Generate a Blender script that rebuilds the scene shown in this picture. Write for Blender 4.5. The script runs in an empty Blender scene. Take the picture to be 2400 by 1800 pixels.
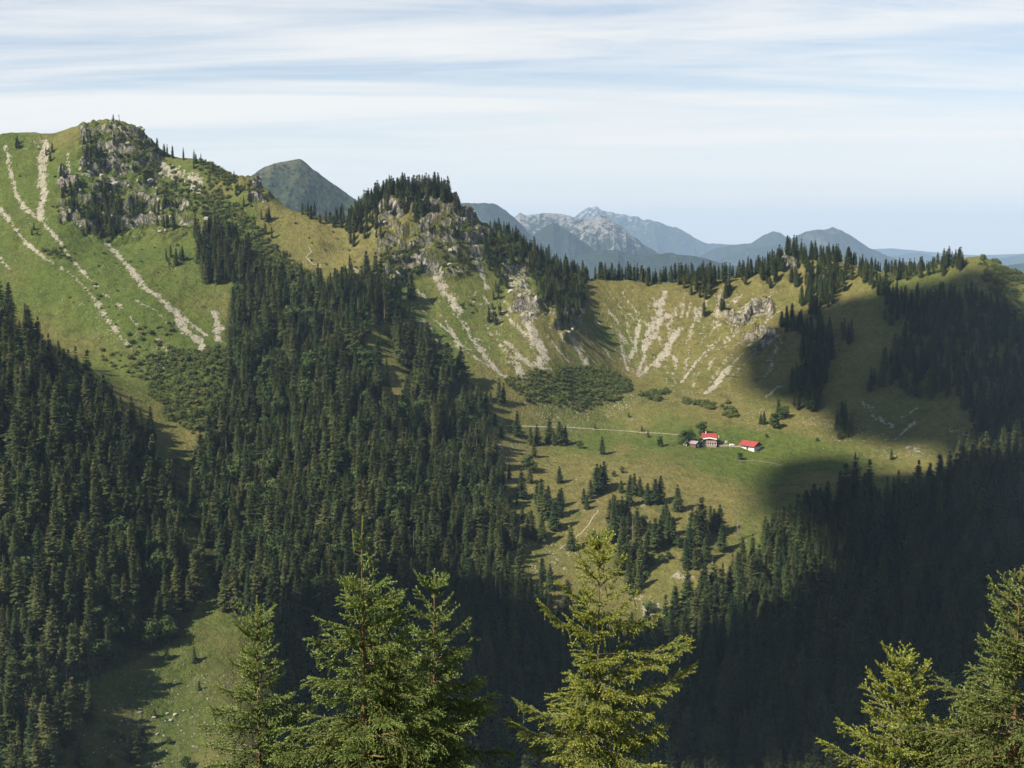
import bpy, math, random
import numpy as np
from mathutils import Vector, Matrix
random.seed(7)
RNG = np.random.default_rng(7)
scene = bpy.context.scene
COL = scene.collection

# ------------------------------------------------------------------ camera, sky, sun, exposure
F_PX = 3297.0                       # focal length in photograph pixels (2400 px wide)
EYE_V = 590.0                       # row of the eye level in the photograph
TILT = math.atan((900.0 - EYE_V) / F_PX)
cam_d = bpy.data.cameras.new('camera')
cam_d.sensor_fit = 'HORIZONTAL'
cam_d.angle = 2 * math.atan(1200.0 / F_PX)
cam_d.clip_start = 0.5
cam_d.clip_end = 200000.0
cam = bpy.data.objects.new('camera', cam_d)
cam.rotation_euler = (math.pi / 2 - TILT, 0, 0)
COL.objects.link(cam)
scene.camera = cam

SUN_EL = math.radians(42)
SUN_AZ = math.radians(-124)         # clockwise from +Y: to the left and a little behind the camera
SUN = np.array([math.sin(SUN_AZ) * math.cos(SUN_EL), math.cos(SUN_AZ) * math.cos(SUN_EL), math.sin(SUN_EL)])
sun_d = bpy.data.lights.new('sun', 'SUN')
sun_d.energy = 4.9
sun_d.angle = math.radians(0.53)
sun_d.color = (1.0, 0.93, 0.82)
sun = bpy.data.objects.new('sun', sun_d)
sun.rotation_euler = Vector(SUN).to_track_quat('Z', 'Y').to_euler()
COL.objects.link(sun)

world = bpy.data.worlds.new('World')
scene.world = world
world.use_nodes = True
def build_world():
    nt = world.node_tree; n = nt.nodes; l = nt.links
    n.clear()
    out = n.new('ShaderNodeOutputWorld'); bg = n.new('ShaderNodeBackground')
    sky = n.new('ShaderNodeTexSky'); sky.sky_type = 'NISHITA'; sky.sun_disc = False
    sky.sun_elevation = SUN_EL; sky.sun_rotation = SUN_AZ; sky.altitude = 1400
    sky.air_density = 1.0; sky.dust_density = 0.7; sky.ozone_density = 1.5
    geo = n.new('ShaderNodeTexCoord')
    sep = n.new('ShaderNodeSeparateXYZ'); l.new(geo.outputs['Generated'], sep.inputs[0])
    def math_(op, a, b=None, c=None):
        m = n.new('ShaderNodeMath'); m.operation = op
        for i, v in enumerate((a, b, c)):
            if v is None: continue
            if isinstance(v, (int, float)): m.inputs[i].default_value = v
            else: l.new(v, m.inputs[i])
        return m.outputs[0]
    zc = math_('MAXIMUM', sep.outputs[2], 0.0)
    den = math_('ADD', zc, 0.075)
    px = math_('DIVIDE', sep.outputs[0], den)
    py = math_('DIVIDE', sep.outputs[1], den)
    def layer(sx, sy, rot, off, detail, rough, dist):
        cmb = n.new('ShaderNodeCombineXYZ'); l.new(px, cmb.inputs[0]); l.new(py, cmb.inputs[1])
        mp = n.new('ShaderNodeMapping'); l.new(cmb.outputs[0], mp.inputs[0])
        mp.inputs['Rotation'].default_value = (0, 0, math.radians(rot))
        mp.inputs['Scale'].default_value = (sx, sy, 1); mp.inputs['Location'].default_value = (off, off * 0.7, off)
        t = n.new('ShaderNodeTexNoise'); t.inputs['Scale'].default_value = 1.0
        t.inputs['Detail'].default_value = detail; t.inputs['Roughness'].default_value = rough
        t.inputs['Distortion'].default_value = dist
        l.new(mp.outputs[0], t.inputs['Vector'])
        return t.outputs['Fac']
    a = layer(0.22, 0.95, 5, 5.3, 8, 0.55, 1.3)
    b = layer(0.9, 3.0, -7, 9.1, 10, 0.66, 1.5)
    s = math_('ADD', math_('MULTIPLY', a, 0.76), math_('MULTIPLY', b, 0.24))
    mr = n.new('ShaderNodeMapRange'); mr.interpolation_type = 'SMOOTHSTEP'
    l.new(s, mr.inputs[0]); mr.inputs[1].default_value = 0.35; mr.inputs[2].default_value = 0.67
    mr.inputs[3].default_value = 0.0; mr.inputs[4].default_value = 0.86
    veil = n.new('ShaderNodeMapRange'); veil.interpolation_type = 'SMOOTHSTEP'; l.new(zc, veil.inputs[0])      # thin high haze, thicker towards the horizon
    veil.inputs[1].default_value = 0.0; veil.inputs[2].default_value = 0.17; veil.inputs[3].default_value = 0.95; veil.inputs[4].default_value = 0.0
    slant = math_('MINIMUM', 1.0, math_('DIVIDE', 0.17, math_('ADD', zc, 0.01)))      # the layer is thinnest overhead
    thin = math_('MULTIPLY', mr.outputs[0], slant)
    cov = math_('SUBTRACT', 1.0, math_('MULTIPLY', math_('SUBTRACT', 1.0, thin), math_('SUBTRACT', 1.0, veil.outputs[0])))
    mix = n.new('ShaderNodeMix'); mix.data_type = 'RGBA'
    l.new(cov, mix.inputs['Factor']); l.new(sky.outputs[0], mix.inputs['A'])
    mix.inputs['B'].default_value = (8.4, 8.1, 7.6, 1)
    l.new(mix.outputs['Result'], bg.inputs['Color'])
    bg.inputs['Strength'].default_value = 0.068
    l.new(bg.outputs[0], out.inputs[0])
build_world()
vs = scene.view_settings
vs.view_transform = 'Standard'; vs.look = 'None'; vs.exposure = 0.92; vs.gamma = 1.0; vs.use_curve_mapping = False
scene.render.engine = 'CYCLES'
cy = scene.cycles
cy.max_bounces = 5; cy.diffuse_bounces = 2; cy.glossy_bounces = 2; cy.transmission_bounces = 4
cy.transparent_max_bounces = 8; cy.volume_bounces = 0; cy.caustics_reflective = False; cy.caustics_refractive = False

# ------------------------------------------------------------------ helpers
ST, CT = math.sin(TILT), math.cos(TILT)
def ray(u, v):
    u = np.asarray(u, float); v = np.asarray(v, float)
    cx = (u - 1200) / F_PX; cy_ = -(v - 900) / F_PX
    return cx, CT + cy_ * ST, -ST + cy_ * CT
def at(u, v, Y):                    # the point that stands Y metres ahead under a photograph pixel
    a, b, c = ray(u, v); s = np.asarray(Y, float) / b
    return np.stack([a * s, b * s, c * s], -1)
def project(P):
    P = np.asarray(P, float)
    d = P[..., 1] * CT - P[..., 2] * ST
    upc = P[..., 1] * ST + P[..., 2] * CT
    d = np.maximum(d, 1e-3)
    return 1200 + F_PX * P[..., 0] / d, 900 - F_PX * upc / d, d
def zt(pts, ox, oy, s):             # points read off an enlarged view back to photograph pixels
    return [(ox + p[0] / s, oy + p[1] / s) + tuple(p[2:]) for p in pts]
Z1 = lambda p: zt(p, 0, 200, 2.37)
Z2 = lambda p: zt(p, 700, 350, 2.37)
Z3 = lambda p: zt(p, 1500, 500, 2.37)
Z5 = lambda p: zt(p, 900, 900, 2.458)

def _hash(ix, iy, seed):
    h = (ix.astype(np.int64) * 374761393 + iy.astype(np.int64) * 668265263 + seed * 974711) & 0x7fffffff
    h = ((h ^ (h >> 13)) * 1274126177) & 0x7fffffff
    return ((h ^ (h >> 16)) & 0xffff) / 65535.0
def vnoise(x, y, seed=0):
    ix = np.floor(x); iy = np.floor(y); fx = x - ix; fy = y - iy
    fx = fx * fx * fx * (fx * (fx * 6 - 15) + 10); fy = fy * fy * fy * (fy * (fy * 6 - 15) + 10)
    a = _hash(ix, iy, seed); b = _hash(ix + 1, iy, seed); c = _hash(ix, iy + 1, seed); d = _hash(ix + 1, iy + 1, seed)
    return (a * (1 - fx) + b * fx) * (1 - fy) + (c * (1 - fx) + d * fx) * fy * 1.0
def fbm(x, y, seed=0, octv=4, gain=0.5):
    s = 0; a = 1.0; t = 0
    c, sn = math.cos(0.6), math.sin(0.6)
    for i in range(octv):
        s = s + a * (vnoise(x, y, seed + i * 17) - 0.5) * 2; t += a
        x, y = (x * c - y * sn) * 2.03 + 11.3, (x * sn + y * c) * 2.03 - 7.1
        a *= gain
    return s / t
def ridged(x, y, seed=0, octv=4, gain=0.5):
    s = 0; a = 1.0; t = 0
    for i in range(octv):
        s = s + a * (1 - np.abs(vnoise(x, y, seed + i * 13) * 2 - 1)); t += a
        x, y = x * 2.03 + 5.2, y * 2.03 + 1.7; a *= gain
    return s / t
def in_poly(u, v, poly):
    poly = np.asarray(poly, float); res = np.zeros(np.shape(u), bool)
    j = len(poly) - 1
    for i in range(len(poly)):
        xi, yi = poly[i]; xj, yj = poly[j]
        if yi != yj:
            c = ((yi > v) != (yj > v)) & (u < (xj - xi) * (v - yi) / (yj - yi) + xi)
            res ^= c
        j = i
    return res
def sstep(a, b, x):
    t = np.clip((x - a) / (b - a), 0, 1); return t * t * (3 - 2 * t)
def poly_soft(u, v, poly, soft):    # 1 inside, fading over soft pixels outside
    poly = np.asarray(poly, float); d = np.full(np.shape(u), 1e9)
    for i in range(len(poly)):
        a = poly[i - 1]; b = poly[i]; ab = b - a; L = max((ab ** 2).sum(), 1e-9)
        t = np.clip(((u - a[0]) * ab[0] + (v - a[1]) * ab[1]) / L, 0, 1)
        d = np.minimum(d, np.hypot(u - a[0] - t * ab[0], v - a[1] - t * ab[1]))
    ins = in_poly(u, v, poly)
    return np.where(ins, 1.0, 1 - sstep(0, soft, d))

def mesh_np(name, V, Fq, smooth=False):
    """V (n,3) and an (m,3) or (m,4) index array as a mesh."""
    V = np.ascontiguousarray(V, dtype=np.float32); Fq = np.ascontiguousarray(Fq, dtype=np.int32)
    me = bpy.data.meshes.new(name); k = Fq.shape[1]; m = len(Fq)
    me.vertices.add(len(V)); me.vertices.foreach_set('co', V.ravel())
    me.loops.add(m * k); me.loops.foreach_set('vertex_index', Fq.ravel())
    me.polygons.add(m); me.polygons.foreach_set('loop_start', np.arange(0, m * k, k, dtype=np.int32))
    me.polygons.foreach_set('use_smooth', np.full(m, smooth, dtype=bool))
    me.update(calc_edges=True)
    return me
def add_attr(me, name, vals, typ='FLOAT'):
    a = me.attributes.new(name, typ, 'POINT')
    a.data.foreach_set('value', np.ascontiguousarray(vals, dtype=np.float32 if typ == 'FLOAT' else np.int32))
def link(name, me, mat=None, parent=None, loc=None):
    o = bpy.data.objects.new(name, me); COL.objects.link(o)
    if mat is not None and not me.materials: me.materials.append(mat)
    if parent is not None: o.parent = parent
    if loc is not None: o.location = loc
    return o
def tag(o, label=None, cat=None, group=None, kind=None):
    if label: o['label'] = label
    if cat: o['category'] = cat
    if group: o['group'] = group
    if kind: o['kind'] = kind
    return o
def empty(name, loc, rz=0.0, sc=1.0):
    o = bpy.data.objects.new(name, None); COL.objects.link(o)
    o.location = loc; o.rotation_euler = (0, 0, rz); o.scale = (sc, sc, sc); o.empty_display_size = 0.5
    return o

# ------------------------------------------------------------------ material kit
class NT:
    def __init__(s, name):
        s.m = bpy.data.materials.new(name); s.m.use_nodes = True
        s.t = s.m.node_tree; s.n = s.t.nodes; s.l = s.t.links
        s.b = s.n['Principled BSDF']; s.out = s.n['Material Output']
        s.b.inputs['Roughness'].default_value = 0.9
        s.b.inputs['Specular IOR Level'].default_value = 0.15
    def put(s, sock, v):
        if isinstance(v, bpy.types.NodeSocket): s.l.new(v, sock)
        elif isinstance(v, tuple) and len(v) == 3 and sock.type == 'RGBA': sock.default_value = v + (1,)
        else: sock.default_value = v
    def coord(s, kind='Object', sc=(1, 1, 1)):
        c = s.n.new('ShaderNodeTexCoord'); m = s.n.new('ShaderNodeMapping')
        s.l.new(c.outputs[kind], m.inputs[0]); m.inputs['Scale'].default_value = sc
        return m.outputs[0]
    def noise(s, vec, scale, detail=3, rough=0.55, dist=0.0, out='Fac'):
        t = s.n.new('ShaderNodeTexNoise'); s.l.new(vec, t.inputs['Vector'])
        t.inputs['Scale'].default_value = scale; t.inputs['Detail'].default_value = detail
        t.inputs['Roughness'].default_value = rough; t.inputs['Distortion'].default_value = dist
        return t.outputs[out]
    def voro(s, vec, scale, feature='F1', out='Distance'):
        t = s.n.new('ShaderNodeTexVoronoi'); t.feature = feature; s.l.new(vec, t.inputs['Vector'])
        t.inputs['Scale'].default_value = scale
        return t.outputs[out]
    def mth(s, op, a, b=0.0):
        m = s.n.new('ShaderNodeMath'); m.operation = op
        s.put(m.inputs[0], a); s.put(m.inputs[1], b); return m.outputs[0]
    def rng(s, v, a, b, c=0.0, d=1.0, smooth=True):
        m = s.n.new('ShaderNodeMapRange'); m.interpolation_type = 'SMOOTHSTEP' if smooth else 'LINEAR'
        s.put(m.inputs[0], v)
        for i, k in enumerate((a, b, c, d)): m.inputs[i + 1].default_value = k
        return m.outputs[0]
    def mix(s, f, a, b, mode='MIX'):
        m = s.n.new('ShaderNodeMix'); m.data_type = 'RGBA'; m.blend_type = mode
        s.put(m.inputs['Factor'], f); s.put(m.inputs['A'], a); s.put(m.inputs['B'], b); return m.outputs['Result']
    def attr(s, name):
        a = s.n.new('ShaderNodeAttribute'); a.attribute_name = name; return a.outputs['Fac']
    def rand(s):
        return s.n.new('ShaderNodeObjectInfo').outputs['Random']
    def bump(s, h, strength=0.3, dist=0.2):
        b = s.n.new('ShaderNodeBump'); s.l.new(h, b.inputs['Height'])
        b.inputs['Strength'].default_value = strength; b.inputs['Distance'].default_value = dist
        s.l.new(b.outputs[0], s.b.inputs['Normal'])
    def done(s, col):
        s.put(s.b.inputs['Base Color'], col); return s.m
def simple_mat(name, c1, c2, scale=3.0, rough=0.85, bump=0.0, sc=(1, 1, 1)):
    k = NT(name); v = k.coord('Object', sc); nz = k.noise(v, scale, 4)
    k.b.inputs['Roughness'].default_value = rough
    if bump: k.bump(nz, bump, 0.05)
    return k.done(k.mix(k.rng(nz, 0.3, 0.7), c1, c2))
# ------------------------------------------------------------------ the shape of the valley
SKY_MAIN = [(-260,330,1345),(-120,322,1345),(0,313,1345),(60,309,1345),(110,312,1345),(160,306,1345),(200,292,1345),(240,293,1345),(270,289,1345),(300,290,1345),
    (335,322,1343),(362,346,1340),(375,366,1338),(400,369,1336),(437,369,1332),(470,377,1325),(485,387,1322),(548,416,1308),(586,420,1300),(614,436,1296),
    (622,466,1290),(658,491,1288),(692,501,1285),(738,512,1282),(780,528,1280),(815,526,1280),(850,505,1282),(880,480,1285),(915,465,1288),(960,460,1290),
    (1010,460,1292),(1037,452,1293),(1060,470,1295),(1085,486,1298),(1105,498,1302),(1150,534,1318),(1180,540,1325),(1215,562,1335),(1260,594,1352),(1300,620,1368),
    (1350,646,1388),(1392,664,1400),(1430,659,1405),(1500,657,1412),(1560,655,1416),(1627,649,1420),(1700,645,1422),(1770,640,1422),(1820,615,1420),(1850,604,1420),(1913,607,1418),(1964,616,1414),
    (2030,634,1405),(2090,645,1395),(2150,648,1380),(2192,628,1362),(2251,606,1342),(2293,597,1330),(2323,604,1318),(2344,616,1306),(2400,642,1280),(2500,690,1240),(2640,760,1190)]
SURF = [(0,400,1300),(0,500,1240),(0,600,1180),(-200,500,1240),(-200,700,1100),(100,400,1298),(100,500,1240),(100,600,1180),(100,750,1090),(200,850,1040),(200,400,1295),(190,500,1245),(200,600,1190),
    (280,370,1322),(280,430,1300),(265,570,1235),(340,430,1305),(340,560,1240),(370,620,1195),(450,700,1140),(480,780,1095),(500,830,1060),(540,700,1150),(480,530,1262),(400,450,1308),(430,560,1240),(520,470,1290),
    (560,600,1215),(620,550,1252),(580,650,1180),(520,840,1050),(400,830,1058),(300,900,1005),(300,760,1085),(450,950,995),(430,1060,935),(330,690,1130),
    (660,560,1250),(740,560,1252),(740,620,1222),(680,640,1200),(800,580,1252),(850,650,1200),(930,750,1160),(1000,850,1120),(1100,930,1090),(790,700,1160),
    # gully between the two wooded spurs and the stony meadow at its mouth
    (440,1150,885),(455,1220,855),(490,1400,785),(520,1470,757),(450,1600,715),(350,1700,680),(300,1790,650),(500,1700,680),(560,1620,710),
    # wooded spur on the left
    (-200,700,930),(0,750,930),(100,820,930),(200,910,930),(300,1010,915),(390,1100,890),(0,900,880),(100,1000,850),(200,1150,820),(0,1150,800),(100,1300,750),(300,1300,790),(390,1350,785),
    (100,1500,690),(260,1500,720),(380,1500,740),(100,1700,640),(0,1790,600),(-200,1000,850),(-200,1400,700),
    # wooded spur in the middle
    (700,700,1130),(850,720,1130),(600,800,1090),(560,900,1040),(700,900,1030),(850,850,1060),(920,950,1030),(540,1050,945),(650,1050,945),(800,1050,960),(950,1080,970),(1050,1150,950),(520,1200,865),(700,1200,880),
    (900,1200,890),(1100,1300,880),(560,1350,800),(800,1400,790),(1000,1400,815),(1150,1430,820),(650,1550,735),(900,1550,740),(1200,1550,760),(700,1790,640),(1100,1790,650),
    # cliffs and screes of the middle peak
    (900,560,1250),(960,530,1262),(960,640,1236),(1040,560,1262),(1040,640,1240),(1000,750,1190),(1100,850,1140),(1130,620,1270),(1150,760,1205),(1200,640,1290),(1250,700,1240),(1250,800,1190),(1280,860,1165),(1250,950,1128),
    (1340,720,1290),(1340,800,1230),(1450,920,1190),(1400,760,1330),(1420,850,1260),(1500,900,1235),(1500,760,1345),(1600,800,1322),(1600,900,1237),(1700,850,1272),(1700,740,1358),(1800,700,1374),
    (1850,680,1380),(1750,940,1190),(1850,900,1212),(1900,800,1264),(1950,700,1338),(2050,700,1322),(2100,850,1190),(2000,950,1150),(2050,1020,1100),(2200,700,1280),(2200,850,1175),(2250,950,1110),(2300,1050,1050),
    (2400,750,1200),(2400,850,1130),(2400,1000,1060),(2600,850,1130),(2600,1000,1040),
    # alp meadow
    (1300,980,1130),(1400,960,1165),(1600,980,1150),(1660,1045,1100),(1750,1050,1096),(1550,1050,1090),(1850,1050,1090),(1950,1080,1068),(1400,1050,1085),(1250,1050,1070),(1180,1000,1090),(1200,1150,985),
    (1500,1110,1025),(1700,1115,1035),(1850,1120,1030),(1400,1200,962),(1550,1200,968),(1680,1200,970),(1300,1300,910),(1500,1300,912),(1640,1300,912),(1500,1450,850),(1400,1430,850),(1300,1400,862),
    # wooded slope on the right
    (2000,1190,950),(1870,1230,950),(1760,1330,900),(1620,1470,832),(2150,1170,950),(2300,1150,955),(2400,1120,970),(2600,1120,970),(2000,1400,850),(2300,1400,830),(2000,1600,745),(2300,1600,730),(1700,1600,760),(1500,1600,775),
    (2000,1790,670),(2400,1790,650),(1500,1790,680),(2600,1500,780)]
def control_points():
    P = [at(u, v, Y) for u, v, Y in SKY_MAIN + SURF]
    for i, (u, v, Y) in enumerate(SKY_MAIN):
        p = at(u, v, Y)
        if i % 2 == 0:
            P.append(p + np.array([p[0] * 0.04, 55, -30])); P.append(p + np.array([p[0] * 0.12, 170, -120]))
    for x in np.linspace(-1000, 1000, 9):
        P.append((x, 1750, -260)); P.append((x, 2050, -420))
    for x in (-900, -600, -300, 0, 300, 600, 900):
        for y in (-240, -120, 0, 110, 230, 350, 450):
            P.append((x, y, -1.75 - 0.555 * y))
        P.append((x, 530, -272))
    P += [(-900, 900, -20), (-900, 1200, 60), (-900, 1345, 105), (-900, 650, -190), (900, 900, -150), (900, 1150, -60), (900, 1300, -70), (900, 650, -225)]
    return np.array([np.asarray(p, float) for p in P])
class TPS:
    def __init__(s, P, lam=6.0):
        s.c = P[:, :2] / 1000.0; n = len(P)
        A = s.k(s.c, s.c) + np.eye(n) * lam * 1e-5
        Q = np.c_[np.ones(n), s.c]
        M = np.block([[A, Q], [Q.T, np.zeros((3, 3))]])
        w = np.linalg.solve(M, np.r_[P[:, 2], 0, 0, 0]); s.w = w[:n]; s.a = w[n:]
    def k(s, a, b):
        r2 = ((a[:, None, :] - b[None]) ** 2).sum(-1); return 0.5 * r2 * np.log(r2 + 1e-12)
    def __call__(s, X):
        out = np.empty(len(X)); X = X / 1000.0
        for i in range(0, len(X), 20000):
            x = X[i:i + 20000]; out[i:i + 20000] = s.k(x, s.c) @ s.w + s.a[0] + x @ s.a[1:]
        return out
GX = np.r_[np.arange(-1000, -560, 12.0), np.arange(-560, 560.1, 1.9), np.arange(572, 1001, 12.0)]
GY = np.r_[np.arange(-240, 560, 8.0), np.arange(560, 1440, 1.75), np.arange(1440, 1600, 4.0), np.arange(1600, 2051, 15.0)]
XX, YY = np.meshgrid(GX, GY)
def coarse_eval():
    cx = np.arange(-1010, 1020.1, 7.0); cyy = np.arange(-250, 2070.1, 7.0)
    a, b = np.meshgrid(cx, cyy)
    z = TPS(control_points())(np.c_[a.ravel(), b.ravel()]).reshape(a.shape)
    # cubic (Catmull-Rom) upsampling on both axes
    def cr(arr, pos, axis):
        i = np.clip(np.floor(pos).astype(int), 1, arr.shape[axis] - 3); t = pos - i
        tk = lambda k: np.take(arr, i + k, axis)
        sh = [1, 1]; sh[axis] = -1; t = t.reshape(sh)
        p0, p1, p2, p3 = tk(-1), tk(0), tk(1), tk(2)
        return p1 + 0.5 * t * (p2 - p0 + t * (2 * p0 - 5 * p1 + 4 * p2 - p3 + t * (3 * (p1 - p2) + p3 - p0)))
    z = cr(z, (GX + 1010) / 7.0, 1); z = cr(z, (GY + 250) / 7.0, 0)
    return z
ZZ = coarse_eval()
U0, V0, D0 = project(np.stack([XX, YY, ZZ], -1))

# cliff zones, read off the photograph
CLIFF = [
    Z1([(455,225),(560,215),(620,200),(780,260),(870,380),(900,470),(840,560),(1000,640),(1170,700),(1110,800),(960,850),(800,840),(700,870),(600,880),(480,830),(470,640),(540,520),(450,490)]),
    Z1([(1340,530),(1470,530),(1480,640),(1400,640)]),
    Z1([(330,460),(440,540),(450,760),(340,750)]),
    Z2([(430,330),(640,260),(840,220),(960,330),(1080,420),(1000,640),(870,720),(690,680),(600,720),(510,720),(440,520)]),
    Z2([(1130,640),(1260,640),(1330,900),(1230,930),(1170,800)]),
    Z2([(1380,900),(1570,860),(1560,960),(1480,1040)]),
    Z3([(790,290),(860,215),(880,300)]),
    Z3([(560,690),(720,620),(780,700),(700,760),(600,760)]),
    Z3([(430,530),(720,490),(730,570),(520,640)]),
]
CM = np.zeros_like(ZZ)
for pl in CLIFF: CM = np.maximum(CM, poly_soft(U0, V0, pl, 14))
CM *= (YY > 1150)
FIELD = sstep(560, 640, YY) * (1 - sstep(1430, 1500, YY))
MEADOW = poly_soft(U0, V0, [(1230,960),(1500,940),(1750,960),(2000,1010),(2050,1070),(1900,1180),(1700,1300),(1560,1440),(1350,1440),(1250,1250),(1150,1050)], 60) * (YY < 1260) * (YY > 800)
nz = fbm(XX / 75, YY / 75, 1, 5) * 4.6 + fbm(XX / 17, YY / 17, 5, 4) * 1.15
nz = nz + fbm(XX / 6.5, YY / 6.5, 15, 3) * 0.40
nz = nz * (1 - 0.72 * MEADOW)
# gullies and ribs that run down the open slopes
rib = (ridged((XX + 0.15 * YY) / 26, YY / 110, 31, 3) - 0.55) * 3.2
open_slope = np.maximum.reduce([poly_soft(U0, V0, p, 40) for p in (
    [(0,320),(300,330),(560,480),(620,700),(480,830),(300,860),(0,600)],
    [(880,640),(1100,650),(1390,680),(1900,620),(2290,610),(2300,900),(1850,900),(1560,900),(1450,880),(1250,880),(1050,820)])]) * (YY > 1000) * (YY < 1440)
nz = nz + rib * open_slope * (1 - 0.6 * CM)
ZZ = ZZ + nz * (0.25 + 0.75 * FIELD)
# cliffs: stepped bands broken by buttresses
h = 17.0
ph = ZZ / h + fbm(XX / 30, YY / 30, 41, 3) * 0.9
fr = ph - np.floor(ph)
stepz = (np.floor(ph) + sstep(0.36, 0.66, fr) - ph) * h
but = (ridged(XX / 15, YY / 30, 51, 4, 0.55) - 0.5) * 8.0 + fbm(XX / 5.5, YY / 8, 55, 3) * 2.2
ZZ = ZZ + CM * (0.75 * stepz + but)
RAWU, RAWV, RAWD = project(np.stack([XX, YY, ZZ], -1))

def H(x, y):
    x = np.asarray(x, float); y = np.asarray(y, float)
    i = np.clip(np.searchsorted(GX, x) - 1, 0, len(GX) - 2); j = np.clip(np.searchsorted(GY, y) - 1, 0, len(GY) - 2)
    tx = np.clip((x - GX[i]) / (GX[i + 1] - GX[i]), 0, 1); ty = np.clip((y - GY[j]) / (GY[j + 1] - GY[j]), 0, 1)
    return (ZZ[j, i] * (1 - tx) + ZZ[j, i + 1] * tx) * (1 - ty) + (ZZ[j + 1, i] * (1 - tx) + ZZ[j + 1, i + 1] * tx) * ty
MARCH = np.arange(560.0, 1560.0, 2.5)
def hit(u, v):                      # where the line of sight through a photograph pixel meets the ground
    u = np.atleast_1d(np.asarray(u, float)); v = np.atleast_1d(np.asarray(v, float))
    a, b, c = ray(u, v)
    res = np.full((len(u), 3), np.nan)
    for s in range(0, len(u), 4000):
        e = slice(s, s + 4000)
        k = MARCH[None, :] / b[e, None]
        x = a[e, None] * k; z = c[e, None] * k; yy = np.broadcast_to(MARCH, x.shape)
        under = z < H(x, yy)
        under[:, 0] = False
        idx = under.argmax(1); ok = under.any(1)
        r = np.arange(len(idx)); i0 = np.maximum(idx - 1, 0)
        d1 = z[r, idx] - H(x[r, idx], yy[r, idx]); d0 = z[r, i0] - H(x[r, i0], yy[r, i0])
        t = np.clip(d0 / np.where(abs(d0 - d1) < 1e-9, 1, d0 - d1), 0, 1)
        Yh = MARCH[i0] + t * (MARCH[idx] - MARCH[i0])
        P = at(u[e], v[e], Yh); P[~ok] = np.nan; res[e] = P
    return res

# ------------------------------------------------------------------ what covers the ground: screes, bare rock, forest floor
SCREE = []      # (points in photograph pixels, width in photograph pixels, strength)
def sc(zf, pts, w, k=1.0): SCREE.append((zf(pts), w * (.92 if w >= 36 else .66) / 2.37, k))
sc(Z1, [(30,340),(60,480),(90,600),(130,680),(200,720)], 30); sc(Z1, [(130,680),(240,760),(300,830),(400,970),(480,1060),(540,1115)], 22)
sc(Z1, [(250,310),(235,480),(240,600),(225,700),(240,750)], 40); sc(Z1, [(0,680),(80,790),(150,880),(250,960)], 26)
sc(Z1, [(250,960),(400,1050),(520,1180),(560,1260),(640,1360),(720,1450)], 16, .75); sc(Z1, [(0,960),(50,1020)], 18)
sc(Z1, [(600,880),(660,950),(740,1030),(800,1120),(840,1150)], 38); sc(Z1, [(870,1160),(930,1220),(990,1290),(1040,1370),(1110,1430),(1170,1480)], 64)
sc(Z1, [(990,1270),(1080,1340),(1150,1390)], 26); sc(Z1, [(1205,1260),(1210,1330),(1215,1420)], 50); sc(Z1, [(580,1160),(680,1240),(760,1330)], 20, .8)
sc(Z1, [(750,1190),(850,1240),(930,1320)], 16, .7); sc(Z1, [(870,1410),(920,1460),(990,1500)], 22); sc(Z1, [(830,1510),(900,1570),(940,1590)], 20)
sc(Z1, [(380,370),(375,430),(390,480)], 16, .8); sc(Z1, [(860,420),(930,480),(1020,500),(1120,560)], 60, .8); sc(Z1, [(540,1180),(600,1300),(650,1370)], 14, .7)
sc(Z2, [(770,700),(810,780),(860,860),(890,910)], 62); sc(Z2, [(910,960),(960,1050),(1010,1120),(1060,1180),(1140,1260)], 36)
sc(Z2, [(830,980),(880,1060),(910,1120)], 34); sc(Z2, [(760,950),(830,1010)], 16); sc(Z2, [(590,760),(630,830)], 16,.7)
sc(Z2, [(1130,900),(1220,990),(1290,1060),(1340,1120),(1350,1190)], 24); sc(Z2, [(1270,940),(1310,1020),(1340,1090),(1365,1140),(1340,1200)], 56)
sc(Z2, [(1135,1060),(1210,1120),(1270,1180),(1330,1240)], 34); sc(Z2, [(1200,1190),(1240,1250)], 54, .8); sc(Z2, [(1520,1050),(1560,1130),(1600,1200)], 52)
sc(Z2, [(1560,1100),(1660,1200)], 14); sc(Z2, [(1380,1030),(1440,1110),(1500,1180)], 14); sc(Z2, [(960,430),(980,540),(1000,640),(1040,760)], 40, .9)
sc(Z2, [(1200,650),(1220,750),(1260,850),(1290,900)], 110, .8); sc(Z2, [(1000,1170),(1060,1210),(1160,1280)], 22, .8)
sc(Z2, [(1890,980),(1870,1080),(1840,1160)], 34); sc(Z2, [(2040,920),(1980,980),(1950,1060),(1920,1110)], 44); sc(Z2, [(2120,1000),(2060,1080),(2010,1150),(1960,1200),(1890,1260)], 32)
sc(Z2, [(1790,1080),(1810,1180),(1830,1230)], 24); sc(Z2, [(1770,1000),(1775,1060)], 18, .8); sc(Z2, [(1720,1130),(1735,1170)], 16, .8); sc(Z2, [(2080,1150),(2100,1180)], 28)
sc(Z2, [(280,650),(360,700),(420,760),(500,830)], 16, .8); sc(Z2, [(690,800),(740,880)], 14, .7); sc(Z2, [(1640,900),(1660,980)], 14, .7)
sc(Z3, [(140,440),(110,560),(70,650),(30,740)], 44); sc(Z3, [(220,640),(170,720),(120,800),(90,850)], 36); sc(Z3, [(370,760),(310,830),(230,940)], 24)
sc(Z3, [(500,850),(430,940),(370,1000)], 36); sc(Z3, [(300,660),(260,710)], 18, .8); sc(Z3, [(280,790),(250,830)], 22); sc(Z3, [(480,560),(560,560),(640,530),(700,550)], 86, .75)
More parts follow.
